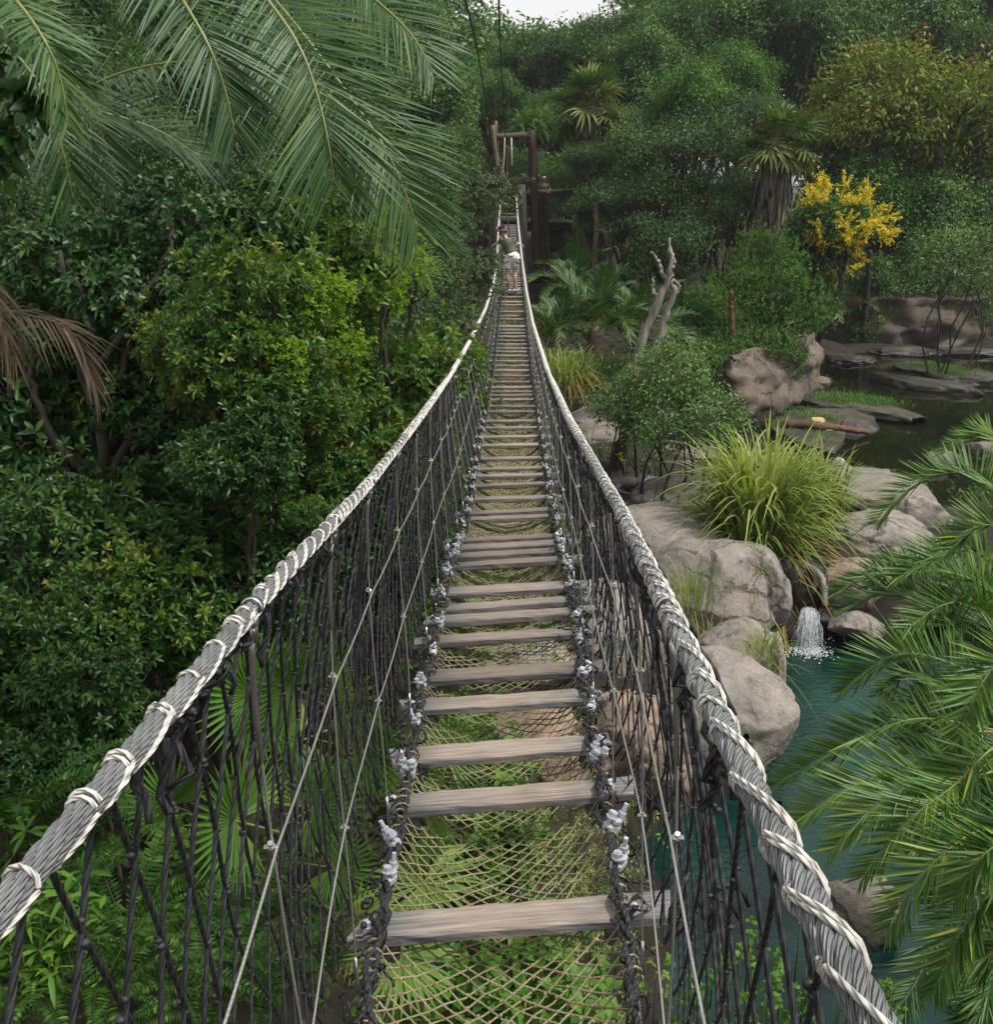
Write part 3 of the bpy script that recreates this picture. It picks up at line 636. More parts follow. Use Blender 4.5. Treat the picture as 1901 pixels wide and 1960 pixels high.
# ------------------------------------------------------------------ rocks
def rock_mat(name, tint, wet=None, seams=1.0):
    m, n, b, o = newmat(name)
    g = nd(n, 'NewGeometry'); nz = nd(n, 'TexNoise', i={'Scale': 1.6, 'Detail': 8, 'Roughness': .7}); n.links.new(g.outputs['Position'], nz.inputs['Vector'])
    a = np.array(tint)
    r = ramp(n, nz.outputs[0], [(.28, tuple(a * .45)), (.48, tuple(a * .9)), (.62, tuple(a * 1.1 * [1.06, 1, .95])), (.78, tuple(a * 1.45 * [.97, 1, 1.02]))])
    wv = nd(n, 'VectorMath', operation='MULTIPLY_ADD', i={1: (.5, .5, .5)}); n.links.new(nz.outputs[1], wv.inputs[0]); n.links.new(g.outputs['Position'], wv.inputs[2])
    vo = nd(n, 'TexVoronoi', feature='DISTANCE_TO_EDGE', i={'Scale': 1.15}); n.links.new(wv.outputs[0], vo.inputs['Vector'])
    cr = nd(n, 'MapRange', i={'From Min': 0.0, 'From Max': .035 * seams, 'To Min': .35, 'To Max': 1.0}); n.links.new(vo.outputs['Distance'], cr.inputs[0])
    mk = nd(n, 'TexNoise', i={'Scale': .9, 'Detail': 2}); n.links.new(g.outputs['Position'], mk.inputs['Vector'])
    mk2 = nd(n, 'MapRange', i={'From Min': .46, 'From Max': .6}); n.links.new(mk.outputs[0], mk2.inputs[0])
    cr0 = cr; cr = nd(n, 'Mix', data_type='FLOAT', i={2: 1.0}); n.links.new(mk2.outputs[0], cr.inputs[0]); n.links.new(cr0.outputs[0], cr.inputs[3])
    fine = nd(n, 'TexNoise', i={'Scale': 22, 'Detail': 6, 'Roughness': .7}); n.links.new(g.outputs['Position'], fine.inputs['Vector'])
    fr = nd(n, 'MapRange', i={'From Min': .3, 'From Max': .7, 'To Min': .72, 'To Max': 1.15}); n.links.new(fine.outputs[0], fr.inputs[0])
    m1 = nd(n, 'Mix', data_type='RGBA', blend_type='MULTIPLY', i={0: .8}); n.links.new(r.outputs[0], m1.inputs[6]); n.links.new(cr.outputs[0], m1.inputs[7])
    m2 = nd(n, 'Mix', data_type='RGBA', blend_type='MULTIPLY', i={0: 1.}); n.links.new(m1.outputs[2], m2.inputs[6]); n.links.new(fr.outputs[0], m2.inputs[7])
    last = m2.outputs[2]
    stn = nd(n, 'TexNoise', i={'Scale': 2.6, 'Detail': 5, 'Roughness': .75}); smp = nd(n, 'Mapping', i={'Scale': (1, 1, .3), 'Location': (4, 2, 7)}); n.links.new(g.outputs['Position'], smp.inputs[0]); n.links.new(smp.outputs[0], stn.inputs['Vector'])
    s1 = nd(n, 'MapRange', i={'From Min': .52, 'From Max': .68, 'To Max': .75}); n.links.new(stn.outputs[0], s1.inputs[0])
    ms = nd(n, 'Mix', data_type='RGBA', i={7: (.075, .068, .048, 1)}); n.links.new(s1.outputs[0], ms.inputs[0]); n.links.new(last, ms.inputs[6]); last = ms.outputs[2]
    lic = nd(n, 'TexNoise', i={'Scale': 7, 'Detail': 6, 'Roughness': .8}); n.links.new(g.outputs['Position'], lic.inputs['Vector'])
    l1 = nd(n, 'MapRange', i={'From Min': .6, 'From Max': .7, 'To Max': .5}); n.links.new(lic.outputs[0], l1.inputs[0])
    ml = nd(n, 'Mix', data_type='RGBA', i={7: (.42, .40, .36, 1)}); n.links.new(l1.outputs[0], ml.inputs[0]); n.links.new(last, ml.inputs[6]); last = ml.outputs[2]
    if wet is not None:   # the damp, algae stained band just above the water line
        sx = nd(n, 'SeparateXYZ'); n.links.new(g.outputs['Position'], sx.inputs[0])
        nn = nd(n, 'Math', operation='MULTIPLY_ADD', i={1: .5}); n.links.new(nz.outputs[0], nn.inputs[0]); n.links.new(sx.outputs[2], nn.inputs[2])
        mr = nd(n, 'MapRange', i={'From Min': wet + .38, 'From Max': wet + .75}); n.links.new(nn.outputs[0], mr.inputs[0])
        m3 = nd(n, 'Mix', data_type='RGBA', i={6: (.028, .026, .020, 1)}); n.links.new(mr.outputs[0], m3.inputs[0]); n.links.new(last, m3.inputs[7]); last = m3.outputs[2]
        ro = nd(n, 'MapRange', i={'From Min': wet + .38, 'From Max': wet + .75, 'To Min': .3, 'To Max': .85}); n.links.new(nn.outputs[0], ro.inputs[0]); n.links.new(ro.outputs[0], b.inputs['Roughness'])
    else: b.inputs['Roughness'].default_value = .85
    n.links.new(last, b.inputs['Base Color'])
    ah = nd(n, 'Math', operation='MULTIPLY_ADD', i={1: .35}); n.links.new(fine.outputs[0], ah.inputs[0]); n.links.new(cr.outputs[0], ah.inputs[2])
    ah2 = nd(n, 'Math', operation='ADD'); n.links.new(ah.outputs[0], ah2.inputs[0]); n.links.new(nz.outputs[0], ah2.inputs[1])
    bp = nd(n, 'Bump', i={'Strength': .8, 'Distance': .06}); n.links.new(ah2.outputs[0], bp.inputs['Height']); n.links.new(bp.outputs[0], b.inputs['Normal'])
    b.inputs['Specular IOR Level'].default_value = .35
    return m
M['rock'] = rock_mat('pinkish grey rock', (.255, .228, .203), 0.0)
M['rock_up'] = rock_mat('grey brown pond rock', (.22, .195, .172), UPW)
M['rock_tan'] = rock_mat('tan brown rock', (.28, .205, .155), 0.0)
M['rock_red'] = rock_mat('reddish cliff rock', (.15, .120, .100), UPW - .1, .6)
M['rock_moss'] = rock_mat('mossy pond rock', (.135, .135, .085), UPW)
M['rock_dark'] = rock_mat('dark brown bank rock', (.085, .064, .053), UPW - .1, .6)  # a darker brown than the cliff rock
M['rock_wet'] = rock_mat('wet black rock', (.035, .032, .030), 1.2)
def boulder_mesh(r, seed, cuts=9, amp=.22, lvl=5, boxy=.35, flat=None, fine=.05):
    global _OCT
    blobs_dummy = None
    b = bmesh.new(); bmesh.ops.create_icosphere(b, subdivisions=lvl, radius=1); b.verts.ensure_lookup_table()
    V = np.array([v.co[:] for v in b.verts]); F = np.array([[v.index for v in f.verts] for f in b.faces]); b.free()
    rng = np.random.default_rng(seed)
    n4 = (np.abs(V) ** 4).sum(1, keepdims=True) ** .25; D = V * (1 - boxy + boxy / n4)
    D = D * (1 + amp * fbm(V * 1.1 + seed * 3.7, 3)[:, None])
    for _ in range(cuts):
        n = nrmz(rng.normal(0, 1, 3)); off = rng.uniform(.62, .9); e = np.maximum(0, D @ n - off); D = D - n * (e * .8)[:, None]
    D = D / np.abs(D).max(0) * [1, 1, 1]
    if flat is not None: D[:, 2] = np.where(D[:, 2] > flat, flat + (D[:, 2] - flat) * .15, D[:, 2])
    D = D * (1 + fine * fbm(V * 3.5 + seed, 5)[:, None] - fine * np.maximum(0, .12 - np.abs(fbm(V * 2.2 + seed * 2, 2)))[:, None] / .12)
    mb = MB(); mb.add(D * np.asarray(r), [F]); return mb
def boulder(label, c, r, seed, rz=0, mat='rock', name='boulder', group='boulders round the pools', **kw):
    o = boulder_mesh(r, seed, **kw).build(name, M[mat], loc=c); o.rotation_euler = (0, 0, R(rz)); return tag(o, label, 'rock', group)
def brock(label, px, py, w, h, Y, seed, dy=1.0, **kw):
    """a boulder that fills about w x h of the photo round px, py"""
    c = pix(px, py, Y); k = depth(Y, c[2]) / FPX
    return boulder(label, c, (w * k / 2 * 1.12, w * k / 2 * dy, h * k / 2 * 1.05), seed, **kw)
brock('long smooth pinkish boulder ridge left of the tall cane grass', 1265, 1040, 250, 130, 17.0, 1, 1.2, rz=-30, lvl=6, amp=.12, cuts=3, fine=.02)
brock('large rounded boulder sloping down in front of the cane grass', 1345, 1145, 260, 225, 15.4, 22, 1.1, rz=-30, lvl=6, cuts=3, amp=.12, fine=.02)
brock('flat topped pale boulder just behind the right net, beside red leaves', 1150, 1235, 230, 240, 13.4, 3, 1.2)
brock('big cracked pinkish boulder with its foot in the teal pool', 1370, 1385, 280, 290, 11.5, 24, .9, lvl=6, cuts=7, fine=.025)
brock('tall tan brown boulder behind the right side net at the water', 1215, 1460, 260, 300, 10.8, 5, .9, mat='rock_tan', lvl=6, cuts=5)
brock('small blocky boulder between the two pool side grass tufts', 1400, 1260, 170, 150, 13.2, 36, 1.0)
brock('broad rock base under the tall cane grass', 1490, 1090, 240, 120, 17.5, 41, 1.0, lvl=6)
brock('rounded beige rock between the bush and the cane grass', 1330, 960, 200, 90, 19.0, 42, 1.0)
brock('beige rock step on the right end of the long slab', 1755, 1010, 120, 120, 18.2, 43, .9)
brock('beige rock below the long slab, right of the waterfall', 1680, 1110, 150, 100, 16.6, 44, .8)
brock('upright narrow boulder left of the waterfall', 1466, 1150, 90, 170, 14.9, 7, 1.0)
brock('thin weathered stone edge dipping into the pool below the waterfall', 1478, 1300, 50, 190, 13.0, 8, 1.6)
brock('long grey boulder slab right of the cane grass, above the waterfall', 1690, 1040, 230, 115, 17.6, 9, .9, rz=12, lvl=6, cuts=6)
brock('broad cracked grey rock behind the long slab', 1665, 965, 230, 90, 19.4, 10, 1.0, mat='rock_up', cuts=12)
brock('flat grey rock behind the cane grass at the upper pond', 1570, 930, 260, 80, 20.6, 11, 1.1, mat='rock_up')
brock('pale orange stained boulder just right of the waterfall', 1632, 1130, 130, 130, 15.9, 12, 1.0, mat='rock_tan')
brock('low boulder at the pool edge below the palm fronds', 1640, 1195, 100, 55, 15.0, 13, 1.0)
brock('rounded grey boulder at the right edge of the dark pond', 1808, 888, 80, 55, 23.0, 14, 1.0, mat='rock_up', cuts=3)
brock('grey boulder half hidden by the highest palm frond', 1880, 868, 80, 50, 24.0, 15, 1.0, mat='rock_up', cuts=3)
brock('black wet rock face behind the waterfall', 1550, 1120, 180, 120, 16.2, 16, .7, mat='rock_wet', cuts=12)
brock('black wet boulder at the right foot of the waterfall', 1590, 1190, 66, 60, 15.5, 17, .9, mat='rock_wet')
brock('dark boulder in the shade under the right palm', 1650, 1745, 170, 120, 8.6, 18, 1.0, mat='rock')
boulder('flat rock shelf on which the crocodile lies', pixz(1215, 935, .72), (3.0, 2.2, .40), 19, 10, 'rock_up', flat=.5)
boulder('flat rock ledge behind the crocodile shelf', pixz(1200, 872, .85), (2.6, 1.6, .40), 20, 0, 'rock_up', flat=.5)
boulder('low pale rock beside the leaning tree trunk', pixz(1160, 820, 1.2), (2.0, 1.4, .6), 21, 20, 'rock_up')
brock('small yellow mossy rock at the foot of the reddish cliff', 1556, 735, 60, 45, 31.5, 24, 1., mat='rock_red')
brock('low pale rock on the far shore, left one', 1632, 690, 95, 22, 37.5, 25, 1., mat='rock_up')
brock('low pale rock on the far shore, longest one', 1745, 676, 150, 22, 39.0, 26, .6, mat='rock_up')
brock('low pale rock on the far shore at the right edge', 1860, 676, 120, 22, 39.0, 27, .6, mat='rock_up')
brock('reddish brown rock bank left of the far bridge end', 893, 622, 60, 40, 32.0, 28, 1., mat='rock_red')
brock('small grey stone lying on the creek side under the bridge', 1010, 1225, 70, 40, 13.0, 29, 1., mat='rock')
brock('brown rock lying under the floor net near the big boulders', 1060, 1430, 280, 150, 10.8, 30, 1., mat='rock_tan')
brock('pale sloping rock seen through the floor net', 1000, 1260, 240, 100, 12.6, 31, 1., mat='rock')
# the low rock wall of the far bank
mb = MB(); n, mz = 90, 12; xs = np.linspace(10.3, 27, n); P = []
for j in range(mz):
    z = .5 + 2.05 * j / (mz - 1); q = np.stack([xs * .8, np.full(n, 0.), np.full(n, z * 1.7)], 1)
    P.append(np.stack([xs, 41.2 + .35 * np.sin(xs * .7) + .55 * fbm(q, 4) + .12 * j / mz, np.full(n, z) + .12 * fbm(q + 9, 2)], 1))
P.append(P[-1] + [0, 2.5, .1]); P = np.array(P); k = np.arange(mz)[:, None] * n + np.arange(n - 1)[None]
mb.add(P.reshape(-1, 3), [np.stack([k, k + 1, k + n + 1, k + n], -1).reshape(-1, 4)])
tag(mb.build('rock_wall', M['rock_dark']), 'low reddish rock wall along the far bank of the dark pond', 'rock wall')
def bank(label, plan, z0, z1, name='rock_cliff', seed=3.):
    mb = MB(); n, mz = 80, 22; p = spline([(a[0], a[1], 0) for a in plan], n); T = nrmz(np.gradient(p, axis=0)); out = np.stack([T[:, 1], -T[:, 0], 0 * T[:, 0]], 1); P = []
    for j in range(mz):
        f = j / (mz - 1); z = z0 + (z1 - z0) * f; q = np.stack([p[:, 0] * .9, p[:, 1] * .9, np.full(n, z * 1.5)], 1); d = .26 * fbm(q * 1.3 + seed, 5) + .18 * np.maximum(0, fbm(q * .7 + 5, 2)) + .07 * np.sin(z * 7 + 3 * fbm(q * .5, 2)) - .35 * f ** 2 + (.3 if j == 0 else 0)
        P.append(np.stack([p[:, 0] + out[:, 0] * d, p[:, 1] + out[:, 1] * d, np.full(n, z) + .14 * fbm(q * 1.3 + 9, 3) * (j > 0)], 1))
    for k_ in (1.2, 3.0): P.append(P[mz - 1] - out * k_ + [0, 0, -.22 * k_])
    P = np.array(P); mz = len(P); k = np.arange(mz - 1)[:, None] * n + np.arange(n - 1)[None]
    mb.add(P.reshape(-1, 3), [np.stack([k, k + 1, k + n + 1, k + n], -1).reshape(-1, 4)]); return tag(mb.build(name, M['rock_red']), label, 'rock')
bank('reddish rock cliff at the head of the dark pond under the vine mounds', [pixz(1335, 800, UPW), pixz(1400, 812, UPW), pixz(1470, 800, UPW), pixz(1532, 780, UPW), pixz(1556, 752, UPW), pixz(1548, 715, UPW)], .4, 2.5)
# grassy islands in the dark pond
def island(label, lobes, seed):
    o = None; mb = MB(); g = MB(); rng = np.random.default_rng(seed)
    root = thing('rock_island', label, 'island', (*pixz(lobes[0][0], lobes[0][1], UPW)[:2], UPW), 'rock islands in the dark pond')
    base = np.array(root.location)
    for k, (px, py, rx, ry, rz, gr) in enumerate(lobes):
        c = pixz(px, py, UPW) - base; m_ = boulder_mesh((rx, ry, .55), seed + k, flat=.42, cuts=7, amp=.25); ca, sa = math.cos(R(rz)), math.sin(R(rz))
        v = m_.v[0] @ np.array([[ca, sa, 0], [-sa, ca, 0], [0, 0, 1]]) + c - [0, 0, .02]; mb.add(v, [m_.f[0][0]])
        N = int(900 * gr)
        for _ in range(int(3 * gr) + 1):
            cc = rng.uniform(-.45, .45, 2) * [rx, ry]; a = rng.normal(0, .2, (N // 2, 2)) * [rx, ry * .8] + cc
            p = np.stack([a[:, 0], a[:, 1], np.full(len(a), .20)], 1) @ np.array([[ca, sa, 0], [-sa, ca, 0], [0, 0, 1]]) + c
            blades(g, p, rng.normal(0, .4, (len(a), 3)) + [0, 0, 1.2], rng.uniform(.08, .24, len(a)), .022, .5, np.clip(rng.normal(.5, .2, len(a)), 0, 1), 0, 3)
    mb.build('rock_base', M['rock_moss'], root); gg = g.build('grass', M['grass_leaf'], root); gg['kind'] = 'stuff'
    return root
island('long two lobed rock island with grass tufts and a fallen log', [(1645, 785, 1.35, 2.9, 28, 1.5), (1545, 840, 1.05, 1.9, 0, .9), (1590, 810, 1.2, 1.6, 20, .6)], 40)
island('small grass topped rock island further out by the thin tree', [(1818, 722, 1.2, 2.6, 42, 1.9), (1765, 742, .8, 1.9, 42, .0)], 50)
def log_thing(label, pts, r, mat='bark', name='log', cat='log'):
    mb = MB(); p = spline(pts, 24); rng = np.random.default_rng(len(label)); tube(mb, p + rng.normal(0, r * .12, p.shape), r * (1 - .35 * np.linspace(0, 1, 24)) * rng.uniform(.9, 1.12, 24), 10, 0)
    q = p[15]; cyl(mb, q, q + [r * 1.5, 0, r * 2.4], r * .4, r * .15, 6)
    return tag(mb.build(name, M[mat]), label, cat)
M['log_wood'] = rough_mat('wet brown log', (.05, .028, .018), (.17, .09, .055), 5, .8, .5, (.4, 2, 2))
log_thing('brown log lying across the two lobed island', [pixz(1505, 812, UPW + .32), pixz(1580, 816, UPW + .36), pixz(1660, 828, UPW + .1)], .11, 'log_wood')
log_thing('grey driftwood branch behind the cane grass', [pixz(1605, 885, UPW + .35), pixz(1640, 915, UPW + .15), pixz(1680, 930, UPW + .1)], .12, 'grey_bark', 'driftwood', 'driftwood')
log_thing('gnarled root hanging over the waterfall under the cane grass', [pix(1490, 1075, 16.2), pix(1545, 1085, 15.9), pix(1575, 1110, 15.6), pix(1580, 1160, 15.4)], .07, 'grey_bark', 'driftwood', 'root')
for px, py, lb in ((1566, 806, 'yellow stone lump behind the log on the island'), (1583, 822, 'pale stone lump in front of the log on the island')):
    o = boulder_mesh((.2, .16, .14), px, lvl=4).build('stone', M['ylw'] if 'ylw' in M else plain('pale yellow stone', (.42, .33, .14) if 'yellow' in lb else (.5, .42, .3), .9), loc=pixz(px, py, UPW + .27)); tag(o, lb, 'stone')
# ------------------------------------------------------------------ waterfall
M['falling_water'] = plain('white falling water', (.72, .76, .78), .25, spec=.6)
wf = thing('waterfall', 'small white waterfall dropping into the teal pool between black rocks', 'waterfall', pixz(1540, 1245, 0.0))
wl = np.array(wf.location); rw = np.random.default_rng(8); mb = MB()
top = pix(1545, 1160, 15.35) - wl
for _ in range(300):
    a = rw.normal(0, .042); s = np.linspace(0, 1, 7); sp_ = 1 + 1.1 * s; s0 = rw.uniform(0, .12) if rw.random() < .7 else rw.uniform(0, .6); s1 = min(1, s0 + rw.uniform(.35, 1.0)); q = s0 + (s1 - s0) * s
    x = top[0] + a * (1 + 1.3 * q) + rw.normal(0, .012, 7) - .08 * q; yv = top[1] - .42 * q ** .7 - rw.uniform(0, .12); z = top[2] * (1 - q ** 1.6) + rw.normal(0, .006, 7)
    tube(mb, np.stack([x, yv + 0 * q, np.maximum(z, .01)], 1), rw.uniform(.001, .0045), 4, 0)
blobs(mb, np.stack([top[0] + rw.normal(-.06, .12, 420), top[1] - .5 - rw.uniform(0, .3, 420), np.abs(rw.normal(0, .13, 420))], 1), rw.uniform(.002, .007, 420), 0)
mb.build('falling_water', M['falling_water'], wf)
mb = MB(); blobs(mb, np.stack([top[0] - .08 + rw.normal(0, .17, 520), top[1] - .55 + rw.normal(0, .14, 520), np.abs(rw.normal(0, .03, 520))], 1), rw.uniform(.003, .013, 520), 0, .5, (1.5, 1.2, .6))
mb.build('splash_foam', M['falling_water'], wf)
# ------------------------------------------------------------------ crocodile on the shelf
M['croc'] = rough_mat('crocodile hide', (.07, .075, .07), (.21, .215, .20), 28, .6, .6, dist=.01)
def croc():
    c = pixz(1238, 935, 1.0); t = thing('crocodile', 'grey crocodile lying on the flat rock behind the small bush', 'crocodile', c, rz=R(8))
    b = bmesh.new(); bmesh.ops.create_uvsphere(b, u_segments=18, v_segments=44, radius=1); b.verts.ensure_lookup_table()
    V = np.array([v.co[:] for v in b.verts]); F = [[v.index for v in f.verts] for f in b.faces]; b.free()
    u = np.arcsin(np.clip(V[:, 2], -1, 1)) / math.pi + .5      # 0 tail .. 1 snout
    x = -1.75 + 2.6 * u
    w = np.interp(u, [0, .2, .42, .55, .68, .74, .80, .84, .9, .97, 1], [.0, .05, .12, .19, .20, .13, .125, .13, .075, .06, .0])
    h = np.interp(u, [0, .2, .42, .55, .68, .74, .80, .84, .9, .97, 1], [.0, .055, .11, .14, .14, .11, .10, .09, .05, .045, .0])
    rr = np.linalg.norm(V[:, :2], axis=1, keepdims=True); dr = V[:, :2] / np.maximum(rr, 1e-6)
    yb = .12 * np.sin((1 - u) * 4) * (u < .6)
    ridge = .012 * np.maximum(0, np.sin(x * 60)) * (dr[:, 1] > .35) * (u < .8)
    P = np.stack([x, dr[:, 0] * w + yb, .12 + dr[:, 1] * (h + ridge)], 1)
    P[:, 2] = np.maximum(P[:, 2], .0)
    mb = MB(); mb.add(P, [np.array([f]) for f in F])
    for sx, sy in ((.05, 1), (.05, -1), (-.62, 1), (-.62, -1)):
        p = [(sx, sy * .14, .12), (sx - .08, sy * .27, .10), (sx + .02, sy * .34, .04), (sx + .14, sy * .36, .02)]; tube(mb, spline(p, 10), np.linspace(.06, .028, 10), 8)
        for a in (-.5, 0, .5): cyl(mb, p[3], np.array(p[3]) + [.07 * math.cos(a), .07 * math.sin(a), -.01], .012, .005, 5)
    blobs(mb, [(.47, .05, .215), (.47, -.05, .215)], .022, lvl=2); blobs(mb, [(.83, .02, .155), (.83, -.02, .155)], .014)
    for yy in (-.05, 0, .05):
        xs_ = np.arange(-1.2, .2, .07); uu = (xs_ + 1.75) / 2.6
        blobs(mb, np.stack([xs_, yy * 1.3 + .12 * np.sin((1 - uu) * 4) * (uu < .6), .125 + np.interp(uu, [0, .2, .42, .55, .68, .74], [.0, .055, .11, .14, .14, .11])], 1), .017, 0, .5, (1.2, .6, 1))
    mb.build('body', M['croc'], t)
    e = MB(); blobs(e, [(.482, .062, .222), (.482, -.062, .222)], .010, lvl=2); e.build('eye', M['black'], t)
croc()
# ------------------------------------------------------------------ the far wooden tower
M['post_wood'] = rough_mat('dark red brown post', (.022, .012, .009), (.066, .037, .028), 5, .7, .3, (2, 2, .3))
M['beam_wood'] = rough_mat('grey weathered log', (.035, .030, .027), (.12, .10, .088), 5, .8, .4, (2, 2, .3))
M['rail_wood'] = rough_mat('pale peeled log', (.09, .065, .045), (.24, .18, .13), 6, .8, .3)
M['deck_wood'] = rough_mat('grey deck boards', (.06, .052, .047), (.19, .17, .155), 5, .8, .3, (.3, 3, 3))
M['red_sign'] = plain('dull red board', (.22, .03, .02), .6)
M['pale_disc'] = plain('pale grey disc', (.42, .42, .38), .5)
tw = thing('wooden_platform', 'dark wooden log tower and platform at the far end of the bridge', 'platform', (1.0, 40.5, 2.5))
tb = np.array(tw.location)
def tp(px, py, Y): return pix(px, py, Y) - tb
def tpost(px, y0, y1, Y, w, nm='post', mat='post_wood', px1=None):
    k = depth(Y, 7) / FPX; mb = MB(); p0, p1 = tp(px, y0, Y), tp(px1 or px, y1, Y); r = w * k / 2
    n = 12; s = np.linspace(0, 1, n); pp = p0 + (p1 - p0) * s[:, None]; tube(mb, pp, r * (1 + .04 * np.sin(7 * s)), 14); return mb.build(nm, M[mat], tw)
tpost(1018, 249, 540, 40.3, 16, px1=1028); tpost(1044, 372, 535, 40.9, 10, px1=1050); tpost(1034, 366, 535, 40.9, 10, px1=1039)
tpost(996, 354, 545, 40.1, 19, mat='beam_wood', px1=1006); tpost(947, 360, 545, 40.1, 20, mat='beam_wood', px1=944)
tpost(969, 279, 350, 44.5, 8); tpost(1000, 332, 425, 45, 12); tpost(952, 262, 350, 43.5, 8); tpost(926, 355, 545, 41.5, 11); tpost(909, 455, 560, 42.5, 12); tpost(1093, 428, 500, 42.5, 9); tpost(1092, 365, 430, 43.6, 6); tpost(1084, 395, 430, 43.6, 5)
tpost(976, 372, 430, 44, 9); tpost(970, 372, 540, 44.5, 14)
def tbeam(x0, y0, Y0, x1, y1, Y1, w, nm='beam', mat='beam_wood'):
    mb = MB(); k = depth(Y0, 7) / FPX; p0, p1 = tp(x0, y0, Y0), tp(x1, y1, Y1); s = np.linspace(0, 1, 10); tube(mb, p0 + (p1 - p0) * s[:, None], w * k / 2, 12); return mb.build(nm, M[mat], tw)
tbeam(946, 263, 40.3, 1017, 259, 40.3, 12); tbeam(960, 350, 40.6, 1032, 345, 40.6, 15); tbeam(922, 356, 40.5, 957, 352, 40.5, 14, mat='post_wood'); tbeam(928, 342, 41.5, 970, 341, 41.5, 7, mat='rail_wood'); tbeam(915, 538, 41, 950, 541, 41, 8, mat='post_wood'); tbeam(998, 541, 41, 1040, 540, 41, 8, mat='post_wood')
tbeam(958, 371, 43.8, 997, 368, 43.8, 7, 'handrail', 'rail_wood'); tbeam(999, 371, 42.6, 1095, 364, 42.8, 7.5, 'handrail', 'rail_wood'); tbeam(925, 374, 42, 945, 373, 42, 6, 'handrail', 'rail_wood')
tbeam(1007, 397, 43.4, 1093, 394, 43.6, 2.5, 'rope_rail', 'rail_wood'); tbeam(962, 410, 43.4, 997, 410, 43.6, 2.5, 'rope_rail', 'rail_wood')
tbeam(966, 386, 44, 992, 386, 44, 2, 'chain', 'black'); tbeam(962, 378, 44, 992, 378, 44, 3, 'chain', 'black')
def tbox(x0, y0, x1, y1, Y, dY, nm, mat):
    a, b = tp(x0, y0, Y), tp(x1, y1, Y); mb = MB(); c = (a + b) / 2
    box(mb, (c[0], c[1] + dY / 2, c[2]), (abs(b[0] - a[0]), dY, abs(b[2] - a[2])), bev=.01); return mb.build(nm, M[mat], tw)
tbox(1005, 423, 1097, 428, 41.6, 3.2, 'deck', 'deck_wood'); tbox(1003, 429, 1097, 439, 41.7, .2, 'fascia', 'post_wood'); tbox(958, 421, 1001, 425, 40.3, 4.2, 'deck', 'deck_wood'); tbox(958, 426, 1001, 431, 40.5, .2, 'fascia', 'post_wood')
tbox(1050, 440, 1093, 482, 43.2, .15, 'dark_void_panel', 'post_wood'); tbox(921, 359, 945, 364, 41.8, 2, 'deck', 'deck_wood')  # first box: dark panel added to stand in for the shaded void under the deck
tbox(973, 382, 986, 392, 43.9, .05, 'red_board', 'red_sign')
mb = MB(); c = tp(1012, 451, 41.5); tube(mb, [c + [0, -.02, 0], c + [0, .02, 0]], .15, 20); cyl(mb, c + [-.1, 0, .1], c + [-.1, 0, .45], .01); cyl(mb, c + [.1, 0, .1], c + [.1, 0, .45], .01); mb.build('hanging_disc', M['pale_disc'], tw)
rn = MB(); rg = np.random.default_rng(3)
for x in np.arange(1004, 1094, 5.): tube(rn, [tp(x, 369, 42.7), tp(x + 4, 398, 42.7), tp(x + rg.uniform(-2, 3), 424, 42.7)], .02, 4)
for x in np.arange(1004, 1094, 5.): tube(rn, [tp(x + 4, 369, 42.7), tp(x - 1, 398, 42.7), tp(x + 4, 424, 42.7)], .02, 4)
rn.build('railing_net', M['black_rope'], tw)
rp = MB()
tube(rp, spline([tp(966, 264, 40.1), tp(965, 300, 40), tp(962, 335, 40.1)], 12), .025, 6); tube(rp, [tp(979, 264, 40.1), tp(980, 318, 40.1)], .025, 6)
rp.build('hanging_cord', M['white_rope'], tw)
rp = MB(); tube(rp, spline([tp(943, 240, 40), tp(949, 300, 40), tp(955, 348, 40)], 10), .085, 8); tube(rp, spline([tp(949, 232, 40.3), tp(952, 300, 40.3), tp(957, 350, 40.3)], 10), .06, 8)
for q in range(9): a = np.linspace(0, 6.4, 10); c = tp(959 + q * .4, 318 + q * 4, 39.9); tube(rp, c + .09 * np.stack([np.cos(a), np.sin(a), 0 * a], 1), .025, 5)
rp.build('lashed_pole', M['rail_wood'], tw)
# ------------------------------------------------------------------ overhead safety lines and the tether
def line_thing(name, label, cat, pts, r, mat, n=40):
    mb = MB(); tube(mb, spline(pts, n), r, 6); return tag(mb.build(name, M[mat]), label, cat)
line_thing('safety_cable', 'black overhead cable rising to the left, ending at the tower post', 'cable', [pix(890, -2, 13.0) + [-.5, -9, .9], pix(890, -2, 13.0), pix(926, 170, 24), pix(945, 300, 40.2)], .014, 'black')
line_thing('safety_cable', 'black overhead cable nearer the middle, ending at the tower crossbeam', 'cable', [pix(955, -2, 13.0) + [0, -9, .9], pix(955, -2, 13.0), pix(961, 140, 24), pix(967, 262, 40.2)], .014, 'black')
mb = MB(); tube(mb, spline([pix(966, 350, 39.8), pix(969, 400, 36), pix(973, 430, 31), pix(977, 460, 28.9), pix(975, 476, 28.75)], 40), .022, 6)
tube(mb, spline([pix(976, 450, 29), pix(977, 462, 28.85), pix(975, 475, 28.75)], 12), [.03, .05, .06, .065, .065, .065, .06, .06, .055, .05, .04, .03], 8)
tag(mb.build('tether', M['black']), 'black safety tether hanging from the tower to the walker on the bridge', 'tether')
